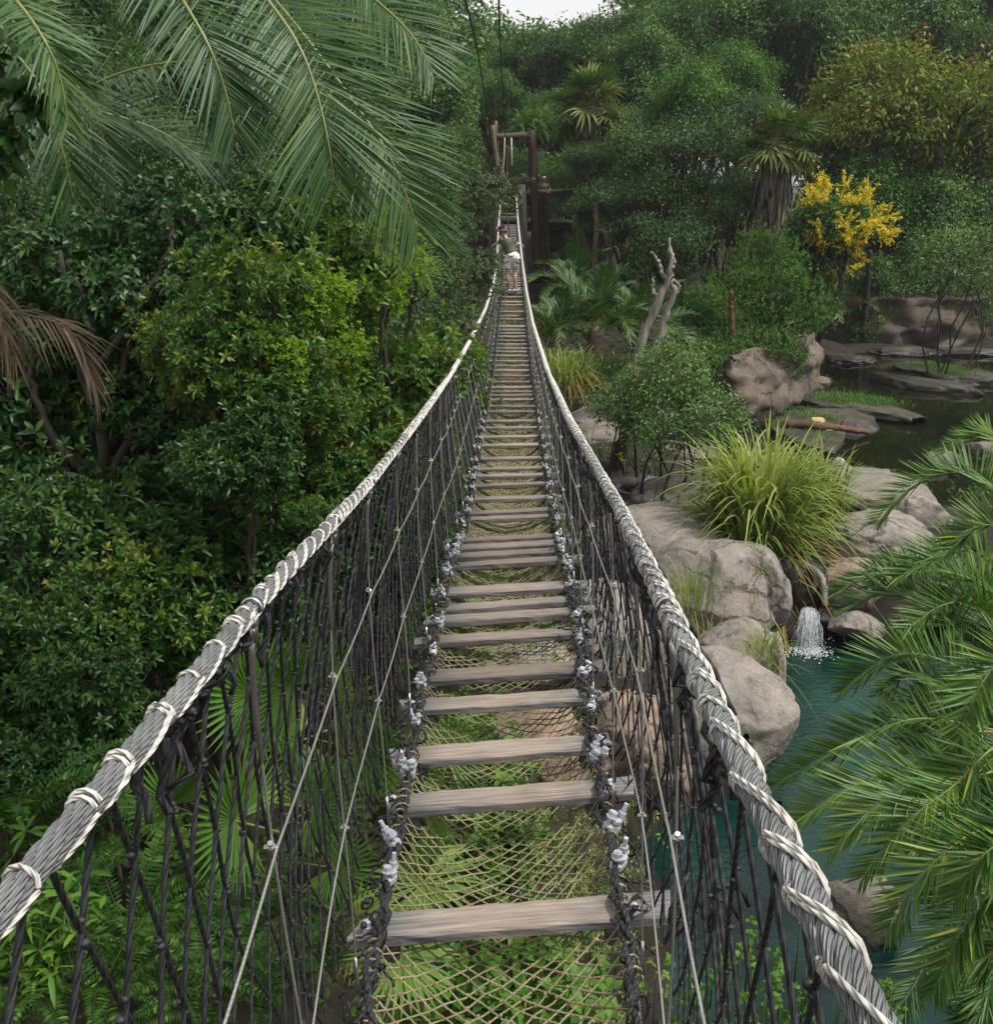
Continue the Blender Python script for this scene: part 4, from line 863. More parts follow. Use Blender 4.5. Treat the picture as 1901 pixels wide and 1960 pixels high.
# ------------------------------------------------------------------ people
M['skin'] = plain('skin', (.60, .39, .29), .55, var=.05); M['skin_tan'] = plain('tanned skin', (.42, .23, .16), .55, var=.05)
M['navy'] = plain('grey navy cotton', (.065, .07, .095), .9); M['olive'] = plain('olive vest cloth', (.085, .088, .048), .9)
M['pale_cloth'] = plain('pale grey shorts cloth', (.74, .71, .68), .9); M['pink'] = plain('pink head scarf', (.62, .08, .20), .8)
M['blue_shoe'] = plain('blue shoe', (.10, .12, .38), .6); M['white_sole'] = plain('white sole', (.75, .75, .76), .6); M['hair'] = plain('dark hair', (.03, .02, .015), .6)
M['grey_trousers'] = plain('dark trousers', (.05, .052, .055), .9); M['white_pale'] = plain('white cloth', (.7, .7, .68), .8); M['cap_blue'] = plain('light blue scarf knot', (.5, .6, .8), .8)
def skinned(name, J, E, mat, parent, sub=2, root=0):
    """one smooth surface grown round a skeleton: J = [(x, y, z, r)], E = edges"""
    me = bpy.data.meshes.new(name); me.from_pydata([j[:3] for j in J], E, []); o = bpy.data.objects.new(name, me); COL.objects.link(o)
    sk = o.modifiers.new('skin', 'SKIN'); sk.use_smooth_shade = True
    for k, j in enumerate(J):
        me.skin_vertices[0].data[k].radius = (j[3], j[3]) if len(j) < 5 else (j[3], j[4]); me.skin_vertices[0].data[k].use_root = (k == root)
    ss = o.modifiers.new('sub', 'SUBSURF'); ss.levels = sub; ss.render_levels = sub
    bpy.context.view_layer.update(); dg = bpy.context.evaluated_depsgraph_get()
    m2 = bpy.data.meshes.new_from_object(o.evaluated_get(dg)); bpy.data.objects.remove(o); m2.name = name; m2.materials.clear(); m2.materials.append(M[mat])
    return obj(name, m2, parent)
def hand(J, E, wrist, dirn, curl, rgt):
    """palm and five bent fingers closing round a bar"""
    d = nrmz(np.array(dirn, float)); c = nrmz(np.array(curl, float)); s = nrmz(np.cross(d, c)) * rgt
    w = np.array(J[wrist][:3]); p = len(J); J.append((*(w + d * .055), .026, .016)); E.append((wrist, p))
    for k, (off, L) in enumerate(((-.028, .07), (-.009, .082), (.01, .078), (.027, .062))):
        a = w + d * .085 + s * off; b = a + d * L * .4 + c * .014; e = b + c * L * .45 + d * .004; f = e - d * L * .25 + c * .012
        i = len(J); J += [(*a, .009), (*b, .0085), (*e, .008), (*f, .007)]; E += [(p, i), (i, i + 1), (i + 1, i + 2), (i + 2, i + 3)]
    a = w + d * .04 - s * .034; b = a + d * .03 - s * .012 + c * .012; f = b + d * .022 + c * .022; i = len(J); J += [(*a, .011), (*b, .010), (*f, .008)]; E += [(p, i), (i, i + 1), (i + 1, i + 2)]
def walker():
    f0 = pix(980, 556, 28.6); t = thing('person', 'person in olive vest, pale shorts and pink head scarf leaning over the bridge handrail', 'person', f0)
    J = [(-.0, 0, .87, .135), (-.045, .05, 1.0, .115), (-.12, .12, 1.2, .135), (-.16, .15, 1.31, .085), (-.20, .17, 1.385, .05), (-.255, .19, 1.46, .075, .085), (-.28, .20, 1.54, .082, .095), (-.285, .20, 1.62, .06),   # 0-7
         (-.09, .0, .80, .105), (-.11, -.02, .62, .088), (-.107, .0, .46, .058), (-.10, -.05, .33, .062), (-.09, -.02, .11, .036), (-.09, .0, .05, .042), (-.115, .15, .03, .036),   # 8-14
         (.09, .0, .82, .105), (.08, -.02, .64, .088), (.07, .0, .475, .058), (.075, -.05, .34, .062), (.085, -.02, .115, .036), (.085, .0, .05, .042), (.12, .15, .03, .036),      # 15-21
         (-.25, .12, 1.30, .062), (-.37, .22, 1.235, .045), (-.43, .26, 1.19, .032),   # 22-24 left arm
         (-.02, .13, 1.32, .062), (.09, .17, 1.235, .042), (.20, .22, 1.19, .030),     # 25-27 right arm
         (-.335, .25, 1.52, .018)]                                                     # 28 nose
    E = [(0, 1), (1, 2), (2, 3), (3, 4), (4, 5), (5, 6), (6, 7), (0, 8), (8, 9), (9, 10), (10, 11), (11, 12), (12, 13), (13, 14), (0, 15), (15, 16), (16, 17), (17, 18), (18, 19), (19, 20), (20, 21), (2, 22), (22, 23), (23, 24), (2, 25), (25, 26), (26, 27), (6, 28)]
    hand(J, E, 24, (-1, .3, -.2), (.1, .2, -1), 1); hand(J, E, 27, (1, .3, -.3), (-.1, .2, -1), -1)
    skinned('body', J, E, 'skin', t)
    sh = [J[2], J[22], (-.35, .205, 1.245, .05), J[25], (.04, .15, 1.275, .052), J[1]]
    skinned('shirt', [(*q[:3], q[3] + .014) for q in sh], [(0, 1), (1, 2), (0, 3), (3, 4), (0, 5)], 'navy', t)
    v = [J[0], J[1], J[2], J[3]]; skinned('vest', [(-.01, .01, .86, .15), (-.03, .03, .97, .175), (*v[1][:3], .16), (*v[2][:3], .185), (-.15, .145, 1.29, .155), (-.17, .15, 1.35, .11)], [(0, 1), (1, 2), (2, 3), (3, 4), (4, 5)], 'olive', t)
    s = skinned('shorts', [(-.02, .01, 1.03, .15), (.0, -.012, .88, .18), (-.1, -.01, .76, .142), (-.118, -.01, .62, .128), (-.12, -.01, .54, .125), (.1, -.01, .78, .142), (.092, -.01, .66, .128), (.09, -.01, .58, .125)], [(0, 1), (1, 2), (2, 3), (3, 4), (1, 5), (5, 6), (6, 7)], 'pale_cloth', t)
    mb = MB()
    for sx in (-1, 1):
        a = np.linspace(0, 2 * math.pi, 22); c = np.array([sx * .1, -.01, .74]); tube(mb, c + np.stack([.125 * np.cos(a), .13 * np.sin(a), sx * -.06 * np.cos(a) - .03 * np.sin(a)], 1), .014, 6)
    tube(mb, spline([(-.13, -.13, .93), (-.02, -.165, .90), (.13, -.10, .96)], 12), .016, 6); mb.build('harness', M['olive'], t)
    for sx, fx in ((-1, -.1), (1, .1)):
        m_ = boulder_mesh((.048, .14, .05), 3, cuts=2, amp=.05, lvl=3); o = m_.build('shoe', M['blue_shoe'], t, (fx, .06, .055)); o.rotation_euler = (0, 0, R(10 * -sx) if sx < 0 else R(-28))
        mb = MB(); box(mb, (0, 0, -.035), (.095, .29, .028), bev=.012); mb.build('sole', M['white_sole'], o)
        mb = MB(); cyl(mb, (0, -.05, .03), (0, -.06, .10), .046, .044, 10); mb.build('sock', M['white_sole'], o)
    skinned('hair', [(-.27, .17, 1.56, .095), (-.275, .17, 1.62, .085), (-.25, .13, 1.5, .07)], [(0, 1), (0, 2)], 'hair', t)
    mb = MB(); a = np.linspace(0, 2 * math.pi, 24); tube(mb, np.array([-.28, .195, 1.575]) + np.stack([.105 * np.cos(a), .112 * np.sin(a), .02 * np.sin(a) + .015 * np.cos(a)], 1), .026, 8); blobs(mb, [(-.19, .12, 1.58), (-.18, .13, 1.62)], .035, lvl=2)
    hs_ = mb.build('head_scarf', M['pink'], t); mb = MB(); blobs(mb, [(-.385, .19, 1.60), (-.37, .17, 1.55)], .04, lvl=2); mb.build('scarf_pattern', M['cap_blue'], hs_)
walker()
def guide():
    f0 = pix(1039, 424, 43.2); t = thing('person', 'person in navy shirt and olive vest leaning on the platform railing by the tall post', 'person', (f0[0], f0[1], f0[2]))
    J = [(0, 0, .92, .13), (0, -.02, 1.08, .12), (0, -.08, 1.28, .14), (0, -.10, 1.42, .075), (.01, -.12, 1.49, .052), (.02, -.16, 1.575, .085, .098), (.02, -.155, 1.65, .098, .112), (.02, -.145, 1.73, .075),
         (-.1, 0, .86, .095), (-.1, -.02, .48, .06), (-.1, 0, .1, .04), (-.1, -.14, .04, .036), (.1, 0, .86, .095), (.1, -.02, .48, .06), (.1, 0, .1, .04), (.1, -.14, .04, .036),
         (-.19, -.09, 1.37, .062), (-.25, -.2, 1.17, .047), (-.17, -.5, 1.12, .032), (.19, -.09, 1.37, .062), (.27, -.2, 1.18, .047), (.21, -.5, 1.12, .032), (.02, -.265, 1.58, .014)]
    E = [(0, 1), (1, 2), (2, 3), (3, 4), (4, 5), (5, 6), (6, 7), (0, 8), (8, 9), (9, 10), (10, 11), (0, 12), (12, 13), (13, 14), (14, 15), (2, 16), (16, 17), (17, 18), (2, 19), (19, 20), (20, 21), (5, 22)]
    hand(J, E, 18, (.35, -1, 0), (0, -.2, -1), 1); hand(J, E, 21, (-.2, -1, 0), (0, -.2, -1), -1)
    skinned('body', J, E, 'skin_tan', t)
    sh = [J[2], J[16], (-.235, -.17, 1.23, .055), J[19], (.25, -.17, 1.24, .055), J[1]]; skinned('shirt', [(*q[:3], q[3] + .015) for q in sh], [(0, 1), (1, 2), (0, 3), (3, 4), (0, 5)], 'navy', t)
    skinned('vest', [(0, 0, .86, .17), (0, -.01, .98, .185), (0, -.03, 1.1, .185), (0, -.085, 1.28, .2), (0, -.10, 1.38, .16), (0, -.10, 1.44, .11)], [(0, 1), (1, 2), (2, 3), (3, 4), (4, 5)], 'olive', t)
    skinned('trousers', [(0, 0, .92, .145), (-.1, 0, .82, .112), (-.1, -.02, .48, .085), (-.1, 0, .12, .07), (.1, 0, .82, .112), (.1, -.02, .48, .085), (.1, 0, .12, .07)], [(0, 1), (1, 2), (2, 3), (0, 4), (4, 5), (5, 6)], 'grey_trousers', t)
    skinned('hair', [(.02, -.125, 1.68, .09), (.02, -.125, 1.735, .075), (.02, -.07, 1.62, .07)], [(0, 1), (0, 2)], 'hair', t)
    mb = MB(); blobs(mb, [(-.012, -.245, 1.625), (.052, -.245, 1.625)], .010, lvl=2); tube(mb, spline([(-.012, -.245, 1.545), (.02, -.252, 1.538), (.052, -.245, 1.547)], 6), .006, 5); mb.build('eyes_and_mouth', M['hair'], t)
    mb = MB(); box(mb, (.13, -.1, .75), (.05, .06, .22), bev=.02); mb.build('white_towel', M['white_pale'], t)
guide()
# ================================================================== plants
def unit(n, rng): return nrmz(rng.normal(0, 1, (n, 3)))
def sample_lobes(lobes, n, rng, shell=(.6, 1.04), gap=.22, gf=1.3, up=-.5, seed=0):
    """points through the outer part of a crown made of ellipsoids, thinned into clumps; with outward directions"""
    lb = np.array(lobes, float); w = (lb[:, 3] * lb[:, 4] + lb[:, 4] * lb[:, 5] + lb[:, 3] * lb[:, 5]); w = w / w.sum()
    P, O = [], []; got = 0
    while got < n:
        m = n * 2; k = rng.choice(len(lb), m, p=w); d = unit(m, rng); u = rng.uniform(shell[0], shell[1], m) ** .7
        p = lb[k, :3] + d * lb[k, 3:6] * u[:, None]
        ok = (d[:, 2] > up) | (rng.random(m) < .3)
        q = np.abs(((p[:, None, :] - lb[None, :, :3]) / lb[None, :, 3:6])); q = (q ** 2).sum(-1); ok &= (q.min(1) > .38) | (rng.random(m) < .2)
        sz = lb[:, 3:6].mean(); ok &= fbm(p * gf / sz + seed, 3) > -gap - .25 + .5 * gap
        o = nrmz(d / lb[k, 3:6])
        P.append(p[ok]); O.append(o[ok]); got += ok.sum()
    return np.concatenate(P)[:n], np.concatenate(O)[:n]
def perp(a):
    r = np.where(np.abs(a[:, 2:3]) < .8, [[0, 0, 1.]], [[1., 0, 0]]); e1 = nrmz(np.cross(a, r)); return e1, np.cross(a, e1)
def rosettes(mb, P, A, k, L, Wd, rng, tint, a0=18, a1=80, mat=0, droop=.15, detail=True, s1=.38, s2=.72, w2=.8):
    e1, e2 = perp(A); N = len(P)
    for j in range(k):
        f = j / max(1, k - 1); an = np.radians(a0 + (a1 - a0) * f + rng.normal(0, 8, N)); az = j * 2.4 + rng.uniform(0, 6.3, N) * (j == 0) + np.arange(N) * 1.7 + rng.normal(0, .25, N)
        d = np.cos(an)[:, None] * A + np.sin(an)[:, None] * (np.cos(az)[:, None] * e1 + np.sin(az)[:, None] * e2)
        leaves(mb, P - A * (.03 * f), d, A + .2 * rng.normal(0, 1, (N, 3)), L * rng.uniform(.7, 1.1, N) * (.75 + .25 * f), Wd * rng.uniform(.8, 1.1, N), np.clip(tint + .16 * (1 - f) + rng.normal(0, .06, N), 0, 1), .3, droop * (.5 + f), mat, detail, s1, s2, w2)
def clumps(mb, P, O, per, rad, L, Wd, rng, tint, mat=0, detail=False, flat=.7, hang=.1):
    N = len(P); p = np.repeat(P, per, 0) + rng.normal(0, rad, (N * per, 3)) * [1, 1, flat]; o = np.repeat(O, per, 0); n = N * per
    d = nrmz(o * .7 + unit(n, rng) * .9 - [0, 0, hang]); nr = o * .6 + unit(n, rng) * .6 + [0, 0, .7]
    leaves(mb, p, d, nr, L * rng.uniform(.5, 1.6, n), Wd * rng.uniform(.6, 1.35, n), np.clip(np.repeat(tint, per) + rng.normal(0, .10, n), 0, 1), .3, .15, mat, detail)
def limb(mb, p0, p1, r0, r1, rng, bend=.12, n=9, sides=7, mat=0):
    s = np.linspace(0, 1, n)[:, None]; p0, p1 = np.asarray(p0, float), np.asarray(p1, float); L = np.linalg.norm(p1 - p0)
    off = rng.normal(0, bend * L, 3); p = p0 + (p1 - p0) * s + off * np.sin(math.pi * s) + rng.normal(0, .012 * L, (n, 3)) * np.sin(math.pi * s)
    tube(mb, p, r0 + (r1 - r0) * s[:, 0], sides, mat); return p
def wood(lobes, rng, base=(0, 0, -3), fork=.35, r=.12, twigs=60, ends=None, mat_=None, stems=1):
    """trunk, limbs into every lobe and twigs to its outside"""
    mb = MB(); lb = np.array(lobes, float); c = lb[:, :3].mean(0); top = np.array([c[0], c[1], base[2] + (c[2] - base[2]) * fork])
    forks = []
    for k in range(stems):
        b = np.array(base) + (rng.normal(0, r * 2, 3) * [1, 1, 0] if stems > 1 else 0); t = top + rng.normal(0, r * 3, 3) * (stems > 1); limb(mb, b, t, r * 1.15 / stems ** .3, r * .8 / stems ** .3, rng, .05, 12, 9); forks.append(t)
    for i, l in enumerate(lb):
        f = forks[i % stems]; p = limb(mb, f, l[:3], r * .6 / stems ** .3, r * .22, rng, .1, 8, 6)
        for _ in range(max(1, twigs // len(lb))):
            d = unit(1, rng)[0]; d[2] = abs(d[2]) * .8 + .05 if rng.random() < .8 else d[2]; limb(mb, p[rng.integers(3, 8)], l[:3] + d * l[3:6] * rng.uniform(.7, .98), r * .16, r * .03, rng, .1, 6, 4)
    return mb
class Proto:
    def __init__(s, name, crown, cmats, trunk, tmat, hc, diam): s.name, s.crown, s.trunk, s.hc, s.diam = name, crown.mesh('crown', cmats), trunk.mesh('trunk', tmat) if trunk else None, hc, diam
    def at(s, loc, sc, label, cat, group, rz=0, name=None):
        t = thing(name or s.name, label, cat, loc, group, rz, sc); obj('crown', s.crown, t)
        if s.trunk: obj('trunk', s.trunk, t)
        return t
    def put(s, px, py, dpx, Y, label, cat='tree', group=None, rz=None, name=None, sz=1.0):
        c = pix(px, py, Y); k = dpx * depth(Y, c[2]) / FPX / s.diam
        return s.at((c[0], c[1], c[2] - s.hc * k * sz), (k, k, k * sz), label, cat, group, (px * 7.3 + py) % 6.28 if rz is None else rz, name)
def lobes_round(rng, n, R0, flat=.8, zc=0., spread=.74):
    L = [(0, 0, zc, R0 * .5, R0 * .5, R0 * .5 * flat)]
    for k in range(n):
        d = unit(1, rng)[0]; d[2] = d[2] * .85 + .08; r = R0 * rng.uniform(.20, .46); L.append((*(np.array([0, 0, zc]) + d * R0 * spread * rng.uniform(.7, 1.12) * [1, 1, flat]), r * rng.uniform(.85, 1.25), r, r * rng.uniform(.6, .9)))
    return L
# --- kinds of shrub and tree
def shrub_proto(name, seed, mat, tint, nros, k, L, Wd, R0=1.1, flat=.85, a0=18, a1=80, gap=.34, nl=22, detail=True, tv=.1, droop=.15):
    rng = np.random.default_rng(seed); lb = lobes_round(rng, nl, R0, flat, 0); mb = MB()
    P, O = sample_lobes(lb, nros, rng, (.4, 1.12), gap, 2.0, -.8, seed); A = nrmz(O * .8 + [0, 0, .55] + .35 * unit(len(P), rng))
    tw = wood(lb, rng, (0, 0, -3.2), .75, .05, 90, stems=3)
    for q in np.nonzero(rng.random(len(P)) < .16)[0]:      # shoots that stand out of the crown
        e = P[q] + nrmz(A[q] + [0, 0, .7] + rng.normal(0, .2, 3)) * rng.uniform(.10, .42); limb(tw, P[q] - O[q] * .1, e, .006, .003, rng, .06, 5, 4); P[q] = e
    cl = .14 * fbm(P * 2.2 + seed, 2); rosettes(mb, P, A, k, L, Wd, rng, np.clip(tint + cl + rng.normal(0, tv, len(P)), 0, 1), a0, a1, 0, droop, detail)
    return Proto(name, mb, [M[mat]], tw, [M['bark']], 0, 2 * R0 * 1.02)
S_dark = [shrub_proto('broadleaf_shrub', 11 + i, 'dark_leaf', .36, 1000, 8, .150, .044) for i in range(2)]
S_young = [shrub_proto('broadleaf_shrub', 21 + i, 'young_leaf', .42, 1000, 8, .145, .042, tv=.14) for i in range(2)]
S_grey = [shrub_proto('small_leaved_bush', 31 + i, 'grey_leaf', .45, 1500, 7, .065, .024, gap=.16, a1=95) for i in range(2)]
S_bright = [shrub_proto('climber_clad_bush', 41, 'lime_leaf', .45, 900, 5, .11, .07, gap=.15, droop=.4)]
S_mound = [shrub_proto('vine_mound', 43 + i, 'bright_leaf', .33, 2100, 6, .055, .034, gap=.12, a1=100, droop=.3) for i in range(2)]
def pinnate_proto(name, seed, mat, tint, nfr, Lf, R0=1.0, lw=.02, ll=.06, npair=14):
    rng = np.random.default_rng(seed); lb = lobes_round(rng, 6, R0, .7, 0); mb = MB(); P, O = sample_lobes(lb, nfr, rng, (.4, .85), .1, 2, -.4, seed)
    for p, o in zip(P, O):
        d = nrmz(o * [1, 1, .5] + [0, 0, .25] + rng.normal(0, .25, 3)); L = Lf * rng.uniform(.7, 1.2); s = np.linspace(0, 1, 8)[:, None]
        c = p + d * L * s - np.array([0, 0, .35]) * L * s ** 2
        frond(mb, spline(c, 40), [0, 0, 1.], npair, ll, lw, 75, 50, 5, .05, lambda t: .55 + .45 * np.sin(math.pi * t), 0, 1, .004, rng, tint + rng.normal(0, .1), .12, 5, False, .05)
    return Proto(name, mb, [M[mat], M['dark_stem']], wood(lb, rng, (0, 0, -3.2), .7, .05, 40), [M['bark']], 0, 2 * R0 * 1.1)
S_pin = [pinnate_proto('feathery_shrub', 51, 'bright_leaf', .35, 210, .34, ll=.065, lw=.026, npair=9)]
S_lime = [shrub_proto('broadleaf_shrub', 25, 'lime_leaf', .42, 520, 7, .15, .05, gap=.4, nl=16, tv=.14)]
S_feather = [pinnate_proto('feathery_tree', 53, 'lime_leaf', .5, 200, .62, ll=.075, lw=.017, npair=20)]
S_feath2 = [pinnate_proto('feathery_tree', 54, 'far_bright', .5, 330, .6, R0=1.3, ll=.11, lw=.03, npair=11)]
def tree_proto(name, seed, mat, tint, ncl, per, L, Wd, R0=3.4, flat=.8, rad=.3, gap=.2, hc=6.5, nl=16, extra=None, mats=None, hang=.1, r=.2, up=-.6):
    rng = np.random.default_rng(seed); lb = lobes_round(rng, nl, R0, flat, hc); mb = MB()
    P, O = sample_lobes(lb, ncl, rng, (.45, 1.06), gap, 1.7, up, seed); t = np.clip(tint + .2 * fbm(P * .8 + seed, 2) + rng.normal(0, .16, len(P)), 0, 1)
    clumps(mb, P, O, per, rad, L, Wd, rng, t, 0, False, .65, hang)
    if extra: extra(mb, P, O, rng)
    return Proto(name, mb, [M[m] for m in (mats or [mat])], wood(lb, rng, (0, 0, -4), .45, r, 110 if r > .1 else 24), [M['bark']], hc, 2 * R0 * 1.03)
T_oak = [tree_proto('oak_tree', 61 + i, 'oak_leaf', .42, 380, 52, .15, .072, gap=.26, rad=.36) for i in range(2)]
T_far = [tree_proto('broadleaf_tree', 71 + i, 'far_leaf', .42, 350, 52, .20, .10, gap=.24, rad=.38, flat=(.8, 1.0, .9)[i]) for i in range(3)]
T_bright = [tree_proto('leafy_tree', 81, 'far_bright', .42, 350, 52, .19, .085, gap=.24, rad=.36)]
def pods(mb, P, O, rng):
    k = rng.random(len(P)) < .17; p = P[k] + O[k] * .2 + [0, 0, .12]; clumps(mb, p, O[k], 13, .2, .16, .075, rng, rng.uniform(.2, .9, len(p)), 1)
M['pod_leaf'] = leaf_mat('brown seed pods', (.10, .07, .02), (.19, .115, .035), (.30, .17, .06), .65, .1, .2)
T_ochre = [tree_proto('golden_rain_tree', 91 + i, 'ochre_leaf', .36, 560, 28, .19, .08, flat=.75, gap=.18, extra=pods, mats=['ochre_leaf', 'pod_leaf']) for i in range(2)]
def blossoms(mb, P, O, rng):
    k = (O[:, 1] < .15) & (rng.random(len(P)) < .34) & (P[:, 0] > -.7) & (O[:, 2] > -.8); p = P[k] + O[k] * .35 + [.1, -.15, 0]
    for c, o in zip(p, O[k]):
        for _ in range(5):
            d = nrmz(o * .6 + [0, 0, .15] + rng.normal(0, .5, 3)); s = rng.uniform(0, 1, 46); q = c + d * s[:, None] * .62 + rng.normal(0, .055, (46, 3)) * (1.2 - s[:, None])
            leaves(mb, q, unit(46, rng), unit(46, rng), .075, .05, rng.uniform(.2, .9, 46), .2, 0, 1, False)
T_yellow = [tree_proto('yellow_blossom_tree', 95, 'far_bright', .35, 420, 26, .17, .07, R0=2.0, flat=1.15, gap=.3, hc=4.5, extra=blossoms, mats=['far_bright', 'yellow_flower'])]
T_thin = [tree_proto('slender_tree', 97, 'bush_leaf', .40, 230, 18, .10, .045, R0=1.7, flat=.9, rad=.26, gap=.42, hc=4.2, nl=6, r=.055)]
T_bush = [tree_proto('small_bush_tree', 98, 'bush_leaf', .42, 560, 24, .062, .036, R0=1.35, flat=.78, rad=.11, gap=.36, hc=1.7, nl=9, r=.06)]
ug = 'shrubs on the left bank'
A_ = S_dark; B_ = S_young
# the big dark tree with the forked trunk
def dark_tree():
    rng = np.random.default_rng(101); base = pixz(205, 1060, 2.3)
    t = thing('forked_tree', 'dark glossy leaved tree with forked black trunk on the left bank', 'tree', base)
    lbp = [(90, 640, 9.6, .55), (260, 560, 9.4, .62), (120, 480, 9.8, .6), (400, 560, 9.0, .5), (480, 450, 9.2, .5), (330, 420, 9.6, .55), (420, 690, 8.6, .42), (550, 380, 9.8, .45), (240, 760, 9.0, .3), (20, 780, 9.4, .45)]
    lb = [(*(pix(a, b, y) - base), r, r, r * .8) for a, b, y, r in lbp]
    tr = MB(); q = lambda a, b, y: pix(a, b, y) - base
    fork = q(198, 960, 8.9); tube(tr, spline([(0, 0, -.4), q(204, 1010, 8.9), fork], 10), [.15, .12, .11, .10, .10, .095, .09, .09, .085, .085], 10)
    for path, r0 in (([(198, 960), (100, 830), (60, 720), (90, 640)], .05), ([(198, 960), (190, 800), (150, 690), (120, 480)], .055), ([(198, 960), (200, 760), (170, 600), (130, 500)], .05), ([(198, 930), (260, 820), (330, 700), (400, 560)], .05), ([(195, 800), (240, 690), (260, 560)], .045), ([(240, 840), (340, 800), (420, 690)], .03), ([(190, 700), (300, 560), (480, 450)], .035), ([(260, 600), (320, 480), (330, 420)], .03), ([(300, 560), (440, 460), (550, 380)], .03)):
        pp = spline([q(a, b, 8.9 + .1 * i) for i, (a, b) in enumerate(path)], 16); tube(tr, pp + rng.normal(0, .012, pp.shape), np.linspace(r0, r0 * .35, 16), 7)
    for l in lb:
        for _ in range(16):
            d = unit(1, rng)[0]; limb(tr, np.array(l[:3]) + rng.normal(0, .1, 3), np.array(l[:3]) + d * np.array(l[3:6]), .012, .003, rng, .1, 6, 4)
    tr.build('trunk', M['bark'], t)
    mb = MB(); P, O = sample_lobes(lb, 2300, rng, (.45, 1.08), .22, 2.2, -.6, 5); A = nrmz(O * .7 + [0, 0, .4] + .5 * unit(len(P), rng))
    rosettes(mb, P, A, 7, .105, .042, rng, np.clip(.33 + .12 * fbm(P * 2, 2) + rng.normal(0, .08, len(P)), 0, 1), 20, 95, 0, .3); mb.build('crown', M['dark_leaf'], t)
dark_tree()
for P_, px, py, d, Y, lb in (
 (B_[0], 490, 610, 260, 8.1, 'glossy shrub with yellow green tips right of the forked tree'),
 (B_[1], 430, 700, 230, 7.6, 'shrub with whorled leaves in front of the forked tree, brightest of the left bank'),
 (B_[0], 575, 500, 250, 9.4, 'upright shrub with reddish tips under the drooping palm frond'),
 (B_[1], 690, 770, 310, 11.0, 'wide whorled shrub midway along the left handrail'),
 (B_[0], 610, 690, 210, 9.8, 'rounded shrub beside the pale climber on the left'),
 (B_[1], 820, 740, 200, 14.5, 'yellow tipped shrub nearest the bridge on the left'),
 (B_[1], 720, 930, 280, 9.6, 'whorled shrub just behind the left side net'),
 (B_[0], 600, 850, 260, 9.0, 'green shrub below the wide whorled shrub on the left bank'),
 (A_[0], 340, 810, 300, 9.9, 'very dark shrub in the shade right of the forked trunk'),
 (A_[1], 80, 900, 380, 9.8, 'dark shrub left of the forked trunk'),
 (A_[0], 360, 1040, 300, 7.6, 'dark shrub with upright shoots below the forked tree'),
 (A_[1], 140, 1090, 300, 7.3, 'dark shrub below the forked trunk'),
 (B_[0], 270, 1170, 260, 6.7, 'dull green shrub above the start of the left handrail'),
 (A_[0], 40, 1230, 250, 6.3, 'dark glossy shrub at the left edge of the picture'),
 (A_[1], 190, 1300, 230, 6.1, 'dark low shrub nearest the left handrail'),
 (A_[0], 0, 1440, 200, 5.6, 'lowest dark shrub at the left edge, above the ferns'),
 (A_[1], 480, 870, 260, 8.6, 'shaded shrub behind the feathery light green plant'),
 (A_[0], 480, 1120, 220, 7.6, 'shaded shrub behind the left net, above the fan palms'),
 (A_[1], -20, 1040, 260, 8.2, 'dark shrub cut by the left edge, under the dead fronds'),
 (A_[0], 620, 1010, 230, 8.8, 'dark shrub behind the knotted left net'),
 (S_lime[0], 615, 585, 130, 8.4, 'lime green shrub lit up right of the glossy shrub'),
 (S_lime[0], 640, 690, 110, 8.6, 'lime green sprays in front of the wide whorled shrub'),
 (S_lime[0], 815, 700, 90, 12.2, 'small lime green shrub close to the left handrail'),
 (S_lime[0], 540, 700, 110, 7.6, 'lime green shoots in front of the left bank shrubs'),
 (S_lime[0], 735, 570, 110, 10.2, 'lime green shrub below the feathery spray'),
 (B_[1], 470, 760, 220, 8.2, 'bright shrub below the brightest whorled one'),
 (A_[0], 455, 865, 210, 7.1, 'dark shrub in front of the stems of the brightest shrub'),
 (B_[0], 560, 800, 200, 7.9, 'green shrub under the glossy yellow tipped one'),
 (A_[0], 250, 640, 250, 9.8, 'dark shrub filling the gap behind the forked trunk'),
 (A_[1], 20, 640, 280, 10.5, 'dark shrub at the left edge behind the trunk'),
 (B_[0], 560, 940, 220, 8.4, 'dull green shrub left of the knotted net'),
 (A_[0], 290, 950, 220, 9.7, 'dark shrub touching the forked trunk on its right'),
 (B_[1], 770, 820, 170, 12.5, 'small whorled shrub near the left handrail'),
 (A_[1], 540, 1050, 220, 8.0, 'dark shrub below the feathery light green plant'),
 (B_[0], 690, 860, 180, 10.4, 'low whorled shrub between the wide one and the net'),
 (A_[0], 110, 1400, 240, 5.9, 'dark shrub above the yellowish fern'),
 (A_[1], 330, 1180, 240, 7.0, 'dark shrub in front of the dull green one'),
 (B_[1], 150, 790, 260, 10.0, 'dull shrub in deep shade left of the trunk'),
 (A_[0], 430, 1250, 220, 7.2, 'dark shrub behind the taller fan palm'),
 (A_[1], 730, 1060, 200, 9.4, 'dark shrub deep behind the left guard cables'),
 ): P_.put(px, py, d * 1.36, Y, lb, 'shrub', ug)
